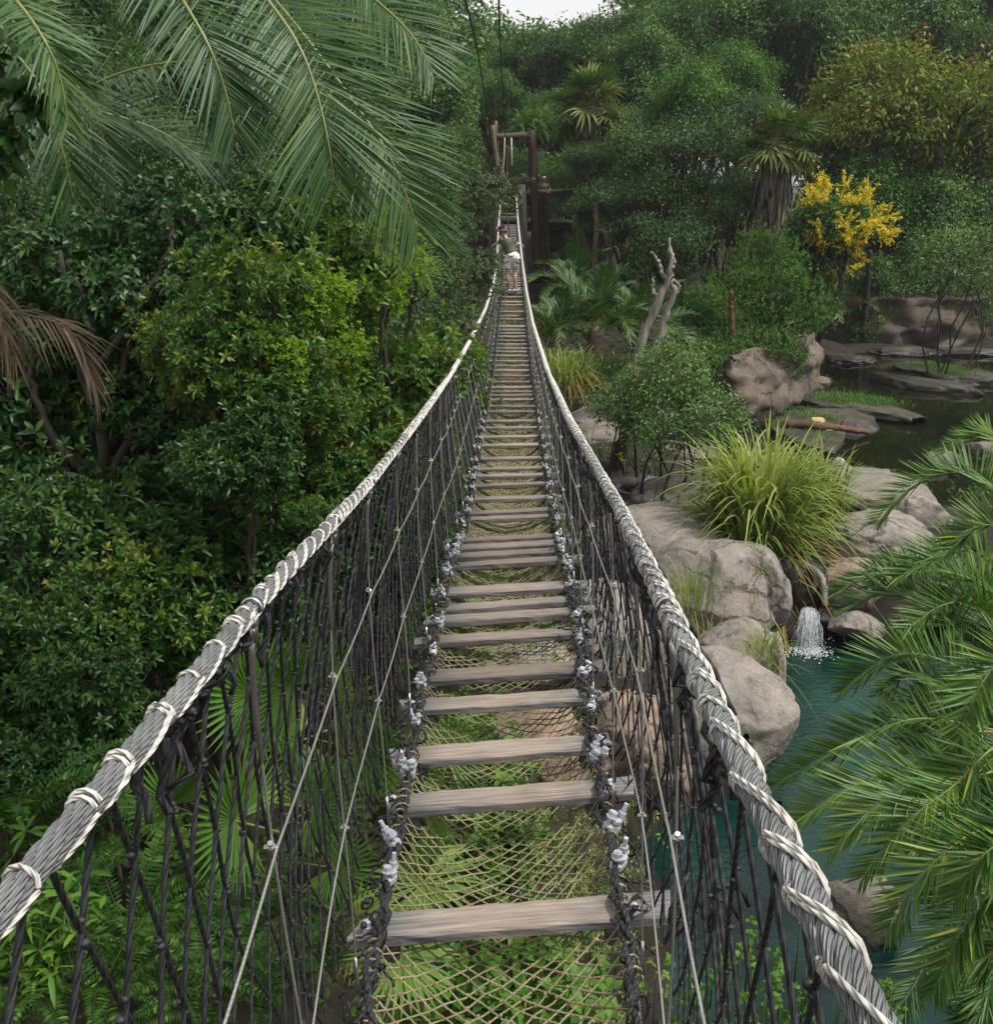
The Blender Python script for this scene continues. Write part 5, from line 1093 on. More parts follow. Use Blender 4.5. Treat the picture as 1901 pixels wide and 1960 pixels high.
for P_, px, py, d, Y, lb in (
 (S_grey[0], 800, 560, 270, 18, 'grey green bush with fine twigs left of the bridge middle'),
 (S_grey[1], 735, 680, 260, 15.5, 'fine leaved bush behind the wide whorled shrub'),
 (S_grey[0], 805, 425, 120, 27, 'small leaved bush touching the left rail near the walker'),
 (S_grey[1], 840, 370, 220, 24, 'tall small leaved bush behind the drooping palm tip'),
 (S_grey[0], 745, 400, 240, 20, 'twiggy bush under the drooping palm frond'),
 (S_grey[1], 640, 560, 220, 14, 'small leaved bush behind the light feathery branches'),
 (S_grey[0], 820, 640, 120, 22, 'low grey green bush at the left rail by the reddish bank'),
 (S_grey[1], 850, 520, 75, 31, 'dark little bush below the tower on the left'),
 ): P_.put(px, py, d * 1.3, Y, lb, 'bush', 'small leaved bushes left of the bridge')
for P_, px, py, d, Y, lb, nm in (
 (S_feather[0], 735, 465, 190, 9.6, 'light yellow green feathery branches reaching towards the bridge', 'feathery_tree'),
 (S_feather[0], 780, 525, 140, 10.5, 'lower light feathery spray left of the bridge', 'feathery_tree'),
 (S_pin[0], 520, 985, 240, 7.6, 'light green compound leaved shrub on the left slope', 'feathery_shrub'),
 (S_pin[0], 385, 1290, 150, 6.6, 'light green compound leaved shrub beside the first fan palm', 'feathery_shrub'),
 (S_pin[0], 830, 880, 160, 11.5, 'compound leaved plant seen through the left net', 'feathery_shrub'),
 (S_bright[0], 625, 640, 110, 11.8, 'bright green climber with heart shaped leaves on the left bank', 'climber'),
 (S_bright[0], 600, 770, 120, 11.0, 'bright climber hanging below the other climber', 'climber'),
 (S_feath2[0], 852, 300, 115, 37.5, 'bright feathery tree just left of the tower posts', 'feathery_tree'),
 (S_feath2[0], 862, 400, 55, 37, 'low feathery sprays left of the tower deck', 'feathery_tree'),
 (S_feath2[0], 1010, 235, 120, 48, 'bright feathery tree behind the tower crossbeam', 'feathery_tree'),
 (S_feath2[0], 1075, 320, 130, 47, 'feathery tree behind the person at the railing', 'feathery_tree'),
 (S_feath2[0], 855, 180, 150, 46, 'pale feathery tree above the palm tip', 'feathery_tree'),
 ): P_.put(px, py, d, Y, lb, 'climber' if nm == 'climber' else 'tree' if nm.endswith('tree') else 'shrub', 'feathery leaved plants', name=nm)
tg = 'trees round the gorge'
for P_, px, py, d, Y, lb in (
 (T_oak[0], 1285, 330, 270, 38, 'dark spreading oak in the middle, right of the tower'),
 (T_oak[1], 1205, 400, 190, 37.5, 'dark oak just right of the person at the railing'),
 (T_oak[0], 1385, 400, 220, 37, 'oak left of the skirted fan palm'),
 (T_oak[1], 1270, 480, 210, 36, 'low oak crown above the bare dead trunk'),
 (T_oak[1], 1420, 250, 200, 41, 'dull oak above the skirted fan palm'),
 (T_oak[0], 1130, 330, 130, 43, 'small oak below the left fan palm'),
 (T_bright[0], 1320, 200, 230, 42, 'vine clad leafy tree above the middle oak'),
 (T_bright[0], 1415, 150, 190, 46, 'brighter vine clad tree left of the ochre tree'),
 (T_far[0], 1210, 130, 200, 52, 'grey green tree behind the left fan palm'),
 (T_oak[0], 1135, 325, 130, 39.5, 'oak crown hiding the trunk of the left fan palm'),
 (T_oak[1], 1140, 410, 110, 39, 'dark oak crown below it, behind the straight brown trunk'),
 (T_far[0], 1640, 640, 120, 41.8, 'dark shrubby tree overhanging the left part of the rock wall'),
 (T_far[1], 1740, 612, 130, 42.3, 'dark shrubby tree overhanging the rock wall near its middle'),
 (T_far[2], 1850, 612, 130, 42.3, 'dark shrubby tree overhanging the right part of the rock wall'),
 (T_ochre[0], 1750, 265, 460, 46, 'broad tree with ochre seed pods on the right, largest of its kind'),
 (T_ochre[1], 1605, 235, 230, 45.5, 'ochre podded tree beside the skirted fan palm'),
 (T_ochre[1], 1890, 300, 290, 46, 'ochre podded tree cut by the right edge'),
 (T_bright[0], 1700, 380, 260, 44.5, 'green lower crown under the ochre podded tree'),
 (T_far[0], 1820, 430, 260, 44, 'dark tree in the shade on the far right bank'),
 (T_far[1], 1690, 530, 190, 43, 'dark tree right of the yellow blossoms'),
 (T_far[2], 1880, 560, 160, 43.5, 'dark low tree at the right edge behind the rock wall'),
 (T_far[1], 1540, 500, 170, 40, 'dark tree behind the yellow blossom tree'),
 (T_far[2], 1780, 570, 150, 43, 'dark low tree above the middle of the rock wall'),
 (T_far[0], 1600, 585, 140, 42.5, 'dark low tree above the left end of the rock wall'),
 (T_far[1], 1560, 60, 270, 58, 'tall bluish dark tree at the top right of centre'),
 (T_far[2], 1720, 60, 270, 60, 'tall bluish tree behind the ochre podded tree'),
 (T_far[0], 1870, 120, 220, 59, 'tall bluish tree in the top right corner'),
 (T_far[2], 1440, 40, 230, 57, 'tall tree above the vine clad trees'),
 (T_far[1], 1290, 70, 220, 56, 'tall tree at the top behind the oaks'),
 (T_far[0], 1170, 90, 180, 58, 'rounded tree right of the sky gap'),
 (T_far[1], 1080, 110, 170, 60, 'rounded pale tree below the sky gap'),
 (T_far[2], 1000, 130, 150, 61, 'small rounded tree between the two overhead cables'),
 (T_bright[0], 880, 150, 150, 55, 'light green tree left of the overhead cables'),
 (T_far[0], 770, 60, 220, 50, 'tall tree behind the tips of the palm frond'),
 (T_far[1], 940, 180, 130, 52, 'dark tree behind the left tower pole'),
 (T_far[2], 770, 200, 260, 42, 'dark tree behind the drooping palm leaflets'),
 (T_far[0], 1050, 220, 130, 53, 'dark tree behind the tall tower post'),
 (T_far[1], 1170, 250, 130, 49, 'dark tree right of the left fan palm'),
 (T_far[1], 1090, 420, 120, 46, 'dark tree behind the platform railing'),
 (T_far[2], 1000, 330, 110, 50, 'dark tree seen between the tower posts'),
 (T_far[0], 835, 300, 170, 38, 'dark tree left of the feathery tower tree'),
 (T_oak[0], 600, 260, 330, 24, 'dark tree behind the palm crown'),
 (T_oak[1], 330, 330, 400, 19, 'dark tree in the shade behind the forked tree'),
 (T_oak[0], 60, 420, 420, 17, 'dark tree at the left edge behind the palm skirt'),
 (T_far[0], 420, 60, 420, 30, 'tall tree behind the overhead fronds'),
 (T_far[1], 100, 60, 420, 26, 'tall tree in the top left corner'),
 (T_oak[1], 560, 480, 230, 18, 'dark tree behind the reddish tipped shrub'),
 (T_far[2], 680, 130, 300, 36, 'tall tree behind the long drooping frond'),
 (T_far[2], 860, 500, 110, 36, 'dark low tree left of the tower legs'),
 (T_far[1], 1120, 470, 110, 42.5, 'dark low tree right of the tower legs'),
 ): P_.put(px, py, d, Y, lb, 'tree', tg)
T_yellow[0].put(1572, 470, 215, 38.0, 'tree covered in yellow blossom sprays', 'tree', rz=0.)
T_thin[0].put(1868, 470, 250, 33.8, 'slender thin leaved tree growing from the small island', 'tree', rz=1.0)
for P_, px, py, d, Y, lb in (
 (S_mound[0], 1500, 590, 190, 30.5, 'bright vine mound on top of the reddish cliff'), (S_mound[1], 1405, 655, 160, 29.5, 'vine mound spilling down left of the reddish cliff'),
 (S_mound[1], 1350, 600, 150, 30.5, 'vine mound right of the bare dead trunk'), (S_mound[0], 1465, 500, 150, 32, 'vine tangle below the skirted fan palm'), (S_mound[0], 1415, 560, 130, 31.5, 'small vine mound between the others'), (S_mound[0], 1400, 700, 120, 28.6, 'vine mound tumbling down the left side of the reddish cliff'), (S_mound[1], 1475, 680, 150, 29.6, 'vine mound hanging over the top of the reddish cliff'),
 (S_mound[1], 1330, 690, 120, 27.5, 'low vine mound behind the pale bush')): P_.put(px, py, d, Y, lb, 'vines', 'vine mounds by the cliff')
t_ = T_bush[0].put(1258, 785, 330, 19.6, 'rounded pale green bush on thin dark stems by the crocodile', 'bush', rz=2.0)
# leaning dark trunk left of the bush, dead snag, broken stump
log_thing('dark leaning tree trunk behind the pale bush', [pix(1175, 935, 21.5), pix(1192, 850, 21.5), pix(1215, 720, 21.8)], .17, 'bark', 'leaning_tree', 'tree')
sn = thing('dead_tree', 'bare grey forked dead tree trunk right of the bridge', 'tree', pix(1212, 720, 24)); sb = np.array(sn.location); mb = MB(); rs = np.random.default_rng(6)
for pts, r0, r1 in (([(1200, 800), (1212, 720), (1235, 640), (1262, 575), (1280, 530), (1284, 490), (1281, 455)], .145, .02), ([(1235, 720), (1258, 660), (1275, 600), (1292, 560), (1285, 540), (1300, 545)], .115, .025), ([(1276, 540), (1262, 505), (1248, 482)], .06, .018), ([(1280, 535), (1290, 500), (1286, 480)], .055, .02), ([(1262, 575), (1250, 555), (1250, 530)], .05, .02), ([(1292, 560), (1302, 548)], .05, .025)):
    p = spline([pix(a, b, 24) - sb for a, b in pts], 26); tube(mb, p + rs.normal(0, .02, p.shape), np.linspace(r0, r1, 26) * rs.uniform(.88, 1.15, 26), 10)
mb.build('trunk', M['grey_bark'], sn)
log_thing('broken orange brown stump standing among the vine mounds', [pix(1402, 660, 29), pix(1400, 600, 29), pix(1399, 560, 29)], .09, 'log_wood', 'tree_stump', 'stump')
for k_, (x0, y0, x1, y1, Y, r, lb) in enumerate(((1138, 520, 1140, 388, 37, .12, 'straight brown trunk right of the tower legs'), (1165, 540, 1170, 400, 37.5, .08, 'thin brown trunk right of the straight one'), (1195, 540, 1215, 390, 36.5, .09, 'dark thin trunk under the middle oak'), (1180, 560, 1155, 440, 36, .06, 'leaning thin trunk under the middle oak'), (1650, 640, 1665, 480, 41, .13, 'dark trunk in the shade right of the yellow blossom tree'))):
    log_thing(lb, [pix(x0, y0, Y), pix((x0 + x1) / 2 + 3, (y0 + y1) / 2, Y), pix(x1, y1, Y)], r, 'palm_bark' if k_ < 2 else 'bark', 'bare_trunk', 'tree trunk')
# ------------------------------------------------------------------ fan palms
def fan_leaf(seed, Rr=.55, nseg=38, span=140, pet=.55, tint=.45, droop=.12, mat='fan_leaf', edge=.15):
    rng = np.random.default_rng(seed); mb = MB(); tube(mb, spline([(0, 0, 0), (pet * .5, 0, .03), (pet, 0, 0)], 8), [.012, .011, .010, .009, .009, .008, .008, .007], 6, 1)
    a = np.radians(np.linspace(-span, span, nseg)); d = np.stack([np.cos(a), np.sin(a), .18 - .12 * np.cos(a) + .10 * np.abs(np.sin(a))], 1)
    L = Rr * (.78 + .22 * np.cos(a * .5)) * rng.uniform(.92, 1.05, nseg); base = np.tile([pet, 0, 0], (nseg, 1)).astype(float)
    tt = np.clip(tint + rng.normal(0, .07, nseg) + edge * (np.abs(np.linspace(-1, 1, nseg)) > .85) * 2, 0, 1)
    nr = np.tile([0., 0, 1], (nseg, 1)); leaves(mb, base, d, nr, L, 2 * math.radians(span) / nseg * .52 * Rr * 1.12, tt, .55, droop * rng.uniform(.4, 1.8, nseg), 0, True, .5, .74, .62)
    return mb.mesh('leaf', [M[mat], M['rachis']], smooth=False)
FAN = [fan_leaf(1, droop=.05), fan_leaf(2, tint=.6, droop=.18), fan_leaf(3, tint=.35, droop=.10), fan_leaf(4, tint=.8, droop=.25, edge=.3)]
FANF = [fan_leaf(11, droop=.15, mat='fan_far', nseg=26), fan_leaf(12, tint=.6, droop=.35, mat='fan_far', nseg=24), fan_leaf(13, tint=.35, droop=.2, mat='fan_far', nseg=26), fan_leaf(14, tint=.85, droop=.5, edge=.3, mat='fan_far', nseg=22)]
FAND = fan_leaf(5, mat='dead_leaf', droop=.5, span=100)
def fan_palm(name, label, loc, specs, group=None, cat='palm', trunk=None):
    t = thing(name, label, cat, loc, group)
    for (px, py, Y, sc, rz, ry, k) in specs: pass
    return t
def aim(o, base, tip, up=(0, 0, 1), roll=0.):
    """turn a leaf built along +X so that it runs from base towards tip"""
    base, tip = Vector(base), Vector(tip); x = (tip - base).normalized(); z = Vector(up); z = (z - x * z.dot(x)); z = z.normalized() if z.length > .05 else Vector((0, 0, 1)); y = z.cross(x)
    m = Matrix((x, y, z)).transposed().to_4x4(); o.matrix_local = Matrix.Translation(base) @ m @ Matrix.Rotation(roll, 4, 'X')
def palmetto(label, foot, lv, group='low fan palms'):
    """lv: (px, py of the hub of the blade, Y, size of the blade, up vector, kind)"""
    t = thing('low_fan_palm', label, 'fan palm', foot, group); f = np.array(foot)
    for (px, py, Y, sc, up, k) in lv:
        sc *= 1.25; hub = pix(px, py, Y) - f; vw = nrmz(pix(px, py, Y) - np.array([0, 0, EYE])); out = nrmz(hub * [1, 1, .6] + 1e-3); out = nrmz(out - vw * (out @ vw) * .75); up = -vw + .45 * np.array(up); s = sc / .55; b = hub - nrmz(out + [0, 0, .9]) * .0 - out * .55 * s
        o = obj('leaf', FAN[k] if k < 4 else FAND, t); aim(o, b, hub, up); o.scale = (s, s, s)
        mb = MB(); tube(mb, spline([(0, 0, 0), b * .5 + [0, 0, .06], b], 10), .008, 6); mb.build('stalk', M['rachis'], t)
    return t
palmetto('fan palm with pale pleated leaves seen through the lower left net', pixz(520, 1700, 1.9), [(450, 1570, 5.6, .42, (.15, -.75, .65), 0), (600, 1545, 6.0, .36, (-.3, -.6, .7), 2), (330, 1540, 6.4, .30, (.5, -.5, .7), 1), (640, 1660, 6.0, .28, (-.2, -.7, .6), 0), (690, 1780, 5.6, .30, (-.3, -.5, .8), 3), (610, 1790, 5.5, .26, (.2, -.6, .7), 4)])
palmetto('taller fan palm behind the left net with upright bright blades', pixz(620, 1480, 1.9), [(560, 1310, 6.5, .50, (.2, -.9, .3), 0), (650, 1340, 6.7, .50, (-.2, -.9, .35), 1), (480, 1330, 6.4, .42, (.4, -.85, .3), 0), (700, 1440, 7.2, .40, (-.4, -.7, .6), 2), (570, 1420, 7.0, .36, (.1, -.8, .5), 1)])
palmetto('fan palm under the first planks of the bridge', pixz(790, 1760, 1.3), [(810, 1690, 4.9, .36, (.1, -.55, .8), 1), (830, 1600, 5.3, .32, (.25, -.6, .7), 0), (770, 1830, 4.6, .30, (.3, -.4, .85), 1), (860, 1450, 7.5, .34, (0, -.6, .8), 2), (790, 1480, 7.3, .32, (-.3, -.7, .7), 1)])
palmetto('shaded fan palm at the left edge by the dead fronds', pixz(0, 1060, 2.8), [(30, 990, 8, .34, (.4, -.7, .5), 2), (10, 1090, 7.8, .30, (.5, -.6, .6), 2)])
palmetto('small fan palm on the shady slope above the first one', pixz(300, 1560, 2.0), [(310, 1480, 6.6, .28, (.3, -.7, .6), 2), (240, 1520, 6.5, .24, (.5, -.7, .5), 2)])
def tall_fan(label, px, py, Y, dia, ty, skirt, group='tall fan palms', rz=0.):
    c = pix(px, py, Y); k = depth(Y, c[2]) / FPX; Rr = dia * k / 2; foot = pix(px - 6, ty, Y); t = thing('tall_fan_palm', label, 'palm', foot, group); f = np.array(foot); hub = c - f
    mb = MB(); tube(mb, spline([(0, 0, -.5), hub * .5 + [.05, 0, 0], hub], 14), np.linspace(.26, .16, 14), 10); mb.build('trunk', M['palm_bark'], t); rng = np.random.default_rng(int(px))
    for i in range(34):
        el = rng.uniform(-.75, 1.35); az = i * 2.4 + rng.normal(0, .2); d = np.array([math.cos(el) * math.cos(az), math.cos(el) * math.sin(az), math.sin(el)]); s = Rr / 1.02 * rng.uniform(.65, 1.15)
        o = obj('leaf', FANF[i % 4 if el > -.1 else 3], t); aim(o, hub, hub + d, (0, 0, 1), rng.normal(0, .4)); o.scale = (s,) * 3
    if skirt:
        m_ = MB(); L = skirt * k
        for i in range(420):
            a = rng.uniform(0, 6.3); u = rng.random(); r0 = .18 + .36 * math.sin(math.pi * min(1, u * .8 + .15)); p = hub + [r0 * math.cos(a), r0 * math.sin(a), -.25 - L * u * .8]
            leaves(m_, [p], [[.25 * math.cos(a) * rng.uniform(-.6, 1), .25 * math.sin(a) * rng.uniform(-.6, 1), -1]], [[math.cos(a), math.sin(a), .1]], rng.uniform(.4, .9), rng.uniform(.05, .14), np.clip(rng.normal(.4, .2), 0, 1), .4, .0, 0)
        m_.build('dead_skirt', M['skirt_leaf'], t)
    return t
tall_fan('fan palm with bright crown behind the platform, left of the two', 1130, 205, 41, 175, 480, 14)
tall_fan('fan palm with a thick skirt of dead brown fronds beside yellow blossoms', 1487, 275, 35.5, 165, 560, 165)
# ------------------------------------------------------------------ date palms
def feather(mb_name, pts, up, parent, L0, n=46, mat='palm_leaf', tint=.45, seed=1, Wd=.026, rr=.011, dead=False, **kw):
    mb = MB(); rng = np.random.default_rng(seed); frond(mb, spline(pts, 40), up, n, L0, Wd, rr=rr, rng=rng, tint=tint, **kw); return mb.build(mb_name, [M['dead_leaf' if dead else mat], M['rachis'] if not dead else M['dead_leaf']], parent)
dp = thing('date_palm', 'large date palm whose long green fronds hang into the top left', 'palm', pix(-420, 1100, 5.8)); db = np.array(dp.location)
mb = MB(); hubp = pix(-330, 250, 5.6) - db; tube(mb, spline([(0, 0, -3), hubp * .5, hubp], 20), .24 * (1 + .1 * np.sin(np.arange(20) * 2.1)), 14); mb.build('trunk', M['palm_bark'], dp)
FR = [([(100, -460, 4.7), (360, -180, 4.6), (515, 5, 4.4), (575, 95, 4.3), (608, 185, 4.25), (628, 270, 4.2), (640, 350, 4.2)], (.25, -.8, .5), .50, 92, .46),
      ([(150, -420, 5.0), (420, -120, 4.8), (575, 60, 4.6), (690, 215, 4.45), (740, 290, 4.4), (778, 375, 4.4), (800, 440, 4.4)], (.3, -.8, .5), .42, 96, .52),
      ([(-330, 330, 5.4), (-60, 290, 5.2), (125, 190, 5.1), (250, 135, 5.0), (375, 117, 4.9), (480, 122, 4.9), (560, 160, 4.9)], (.1, -.6, .8), .46, 90, .36),
      ([(60, -420, 4.4), (220, -200, 4.2), (330, -30, 4.1), (395, 80, 4.0), (430, 170, 4.0), (450, 260, 4.0)], (.5, -.7, .5), .36, 80, .34),
      ([(-330, 330, 5.4), (-160, 120, 4.9), (-20, 80, 4.7), (60, 140, 4.6), (110, 250, 4.5), (140, 380, 4.5)], (.5, -.6, .6), .42, 80, .32),
      ([(-250, -300, 4.0), (-100, -130, 3.8), (20, -10, 3.7), (80, 70, 3.6), (115, 150, 3.6), (130, 240, 3.6)], (.7, -.5, .5), .24, 70, .66),
      ([(200, -420, 5.6), (480, -200, 5.4), (640, -60, 5.2), (730, 10, 5.1), (790, 70, 5.05), (830, 140, 5.0)], (.3, -.7, .6), .36, 80, .46),
      ([(-330, 330, 5.4), (-60, 260, 5.6), (120, 210, 5.8), (280, 240, 6.0), (400, 310, 6.1)], (.1, -.5, .86), .46, 76, .28),
      ([(-40, -420, 5.4), (180, -220, 5.4), (340, -120, 5.3), (480, -60, 5.3), (590, 20, 5.2), (640, 110, 5.2)], (.3, -.6, .75), .46, 86, .38),
      ([(-330, 100, 5.2), (-160, 10, 5.2), (-20, 20, 5.1), (80, 90, 5.1), (170, 200, 5.1), (220, 330, 5.1)], (.4, -.6, .6), .44, 84, .30)]
for i, (tr, up, L0, n, ti) in enumerate(FR): feather('frond', [pix(*q) - db for q in tr], up, dp, L0 * .92, n, 'palm_leaf', ti - .12 + .05 * (i < 2), 200 + i, .0115, .010, a0=66, a1=32, vee=9, droop=.10, start=.10, jit=5, tv=.09)
for i, tr in enumerate(([(-330, 400, 5.4), (-120, 470, 5.1), (-20, 560, 5.0), (30, 690, 5.0)], [(-330, 560, 5.4), (-60, 590, 5.2), (60, 605, 5.1), (140, 640, 5.0), (185, 740, 5.0)], [(-330, 420, 5.4), (-120, 560, 5.1), (-40, 700, 5.1)])):
    feather('dead_frond', [pix(*q) - db for q in tr], (.4, -.6, .6), dp, .26, 30, tint=.42, seed=240 + i, Wd=.011, dead=True, a0=35, a1=14, vee=10, droop=.5)
lb_ = thing('leafy_branch', 'glossy round leaved branch poking in at the left edge under the palm fronds', 'branch', pix(-60, 240, 3.6)); mb = MB(); rng = np.random.default_rng(14); q = np.array(lb_.location)
for tr in ([(-60, 240, 3.6), (0, 235, 3.6), (60, 205, 3.6), (100, 190, 3.6)], [(-60, 240, 3.6), (0, 260, 3.6), (50, 260, 3.55)], [(-60, 200, 3.6), (0, 170, 3.6), (50, 165, 3.6)], [(-60, 120, 3.6), (-10, 90, 3.6)], [(-60, 300, 3.6), (0, 300, 3.6), (20, 320, 3.6)]):
    p = spline([pix(*e) - q for e in tr], 18); tube(mb, p, .004, 5, 1, .5); P = p[5:] + rng.normal(0, .012, (13, 3)); rosettes(mb, P, nrmz(np.gradient(p, axis=0)[5:] + rng.normal(0, .02, (13, 3))), 3, .085, .042, rng, np.clip(rng.normal(.4, .12, 13), 0, 1), 30, 95, 0, .2)
mb.build('leaves', [M['dark_leaf'], M['bark']], lb_)
rp_ = thing('date_palm', 'bushy date palm with glossy fronds over the teal pool on the right', 'palm', pixz(2000, 1560, 1.6)); rbs = np.array(rp_.location)
mb = MB(); cr = pix(2000, 1420, 7.2) - rbs; tube(mb, spline([(0, 0, -1.5), cr * .6, cr], 14), .22, 12); mb.build('trunk', M['palm_bark'], rp_)
C0 = (2000, 1420, 7.2)
RF = [([(1930, 1180, 7.4), (1870, 1110, 7.6), (1760, 1092, 7.8), (1670, 1103, 8.0), (1600, 1135, 8.1)], .36, .55), ([(1870, 1270, 7.0), (1810, 1180, 7.0), (1745, 1143, 7.1), (1690, 1137, 7.2), (1620, 1165, 7.3)], .36, .40), ([(1890, 1310, 6.6), (1800, 1262, 6.6), (1725, 1252, 6.6), (1665, 1280, 6.6), (1615, 1325, 6.7)], .36, .6),
      ([(1870, 1390, 6.2), (1760, 1375, 6.1), (1670, 1402, 6.1), (1580, 1450, 6.2), (1480, 1505, 6.3)], .34, .5), ([(1880, 1400, 6), (1800, 1437, 5.8), (1690, 1480, 5.7), (1585, 1530, 5.7), (1500, 1605, 5.8)], .34, .62), ([(1890, 1480, 5.6), (1780, 1490, 5.5), (1680, 1540, 5.4), (1590, 1630, 5.4)], .34, .66),
      ([(1970, 1050, 8), (1890, 920, 8.6), (1800, 908, 8.9), (1730, 945, 9), (1680, 1000, 9)], .36, .58), ([(1985, 950, 8.6), (1915, 840, 9.2), (1860, 842, 9.4), (1800, 870, 9.6)], .34, .62), ([(1945, 1150, 7), (1870, 1060, 7), (1795, 1065, 7), (1720, 1105, 7.0)], .36, .5),
      ([(1940, 1560, 5.3), (1850, 1600, 5), (1760, 1680, 4.9), (1700, 1780, 4.9)], .34, .58), ([(1970, 1640, 5.2), (1900, 1700, 4.9), (1835, 1790, 4.8), (1790, 1900, 4.8)], .34, .45), ([(1930, 1300, 8), (1860, 1210, 8.2), (1800, 1200, 8.4), (1735, 1240, 8.4)], .36, .35),
      ([(1950, 1280, 6.5), (1895, 1185, 6.3), (1850, 1155, 6.2), (1800, 1160, 6.1), (1735, 1205, 6)], .34, .5), ([(1990, 1330, 6), (1940, 1255, 5.8), (1895, 1285, 5.7), (1850, 1370, 5.6), (1830, 1440, 5.6)], .34, .65), ([(1920, 1500, 7.4), (1800, 1540, 7.6), (1710, 1620, 7.8)], .36, .3), ([(1930, 1600, 6.5), (1850, 1650, 6.6), (1780, 1730, 6.7)], .34, .3),
      ([(1990, 1200, 6.5), (1960, 1060, 6.4), (1920, 1010, 6.3), (1870, 1010, 6.3), (1820, 1050, 6.3)], .34, .6), ([(1960, 1480, 8), (1880, 1480, 8.3), (1790, 1520, 8.5)], .36, .28), ([(1920, 1420, 5.5), (1830, 1500, 5.3), (1740, 1570, 5.2), (1650, 1680, 5.2)], .33, .52), ([(1985, 1540, 5), (1930, 1600, 4.7), (1880, 1640, 4.6), (1830, 1720, 4.6)], .32, .5),
      ([(2000, 1700, 5.3), (1940, 1790, 5.1), (1870, 1840, 5.1), (1800, 1850, 5.1)], .33, .4), ([(1960, 1350, 7.6), (1860, 1330, 7.9), (1760, 1340, 8.1), (1680, 1390, 8.2)], .36, .36)]
rgp = np.random.default_rng(31)
for _ in range(26):
    ex, ey = rgp.uniform(1660, 1960), rgp.uniform(1080, 1960); Yt = np.interp(ey, [1080, 1960], [8.6, 5.4]) + rgp.uniform(.1, .8); mx_, my_ = (2000 + ex) / 2, (1420 + ey) / 2 - rgp.uniform(40, 130)
    RF.append(([(mx_ + 30, my_ + 10, (7.2 + Yt) / 2), (ex + 60, ey - 40, Yt), (ex, ey, Yt)], .35, rgp.uniform(.22, .5)))
for i, (tr, L0, ti) in enumerate(RF): feather('frond', [pix(*q) - rbs for q in [C0] + tr], (-.12, -.35, .93), rp_, L0 * .92, 84, 'palm_bright', ti - .14, 300 + i, .0165, .009, a0=66, a1=34, vee=34, droop=.0, start=.28, jit=9)
for i, tr in enumerate(([(1950, 1600, 6), (1900, 1720, 5.8), (1880, 1850, 5.7)], [(1960, 1560, 7), (1860, 1600, 7), (1790, 1680, 7)])): feather('dead_frond', [pix(*q) - rbs for q in [C0] + tr], (-.2, -.5, .8), rp_, .28, 40, tint=.4, seed=340 + i, Wd=.013, dead=True, a0=40, a1=14, droop=.4)
# juvenile feather palms in the gully right of the bridge
def fr_mesh(seed, L=1.7, arch=.55, L0=.42, n=34, mat='palm_leaf', tint=.45, Wd=.035, a0=60, vee=22):
    s = np.linspace(0, 1, 9); pts = np.stack([L * s * (1 - .18 * s), 0 * s, L * (.55 * s - arch * s ** 2.2)], 1); mb = MB(); frond(mb, spline(pts, 30), (0, 0, 1.), n, L0, Wd, a0, 26, vee, .12, None, 0, 1, .014, np.random.default_rng(seed), tint, .2); return mb.mesh('frond', [M[mat], M['rachis']])
JF = [fr_mesh(1), fr_mesh(2, arch=.8, tint=.55), fr_mesh(3, arch=.3, tint=.35)]
def feather_palm(label, px, py, Y, sc, n=15, seed=1, group='young feather palms'):
    t = thing('feather_palm', label, 'palm', pix(px, py, Y), group, 0, sc); rng = np.random.default_rng(seed)
    for i in range(n):
        o = obj('frond', JF[i % 3], t); el = rng.uniform(-.1, .75) if i > 2 else .95; o.rotation_euler = (rng.normal(0, .2), -el, i * 2.4 + rng.normal(0, .2)); o.scale = (rng.uniform(.85, 1.15),) * 3
    mb = MB(); tube(mb, spline([(0, 0, -.6), (0, 0, 0), (0, 0, .15)], 6), [.2, .19, .17, .15, .12, .06], 9); mb.build('trunk', M['palm_bark'], t); return t
feather_palm('tallest young feather palm in the gully right of the bridge', 1140, 640, 27, 1.25, 17, 1); feather_palm('young feather palm right of the tallest one', 1225, 640, 28, 1.1, 15, 2)
feather_palm('young feather palm close to the right handrail', 1062, 660, 26, .95, 13, 3); feather_palm('young feather palm below the tower legs', 1095, 570, 33, 1.1, 13, 4); feather_palm('shaded young feather palm behind the dead trunk', 1290, 640, 30, 1.0, 12, 5)
feather_palm('young feather palm in shade behind the yellow blossom tree', 1560, 600, 40, 1.1, 12, 6); feather_palm('dark feather palm at the left end of the rock wall', 1625, 610, 41.5, 1.0, 11, 7)
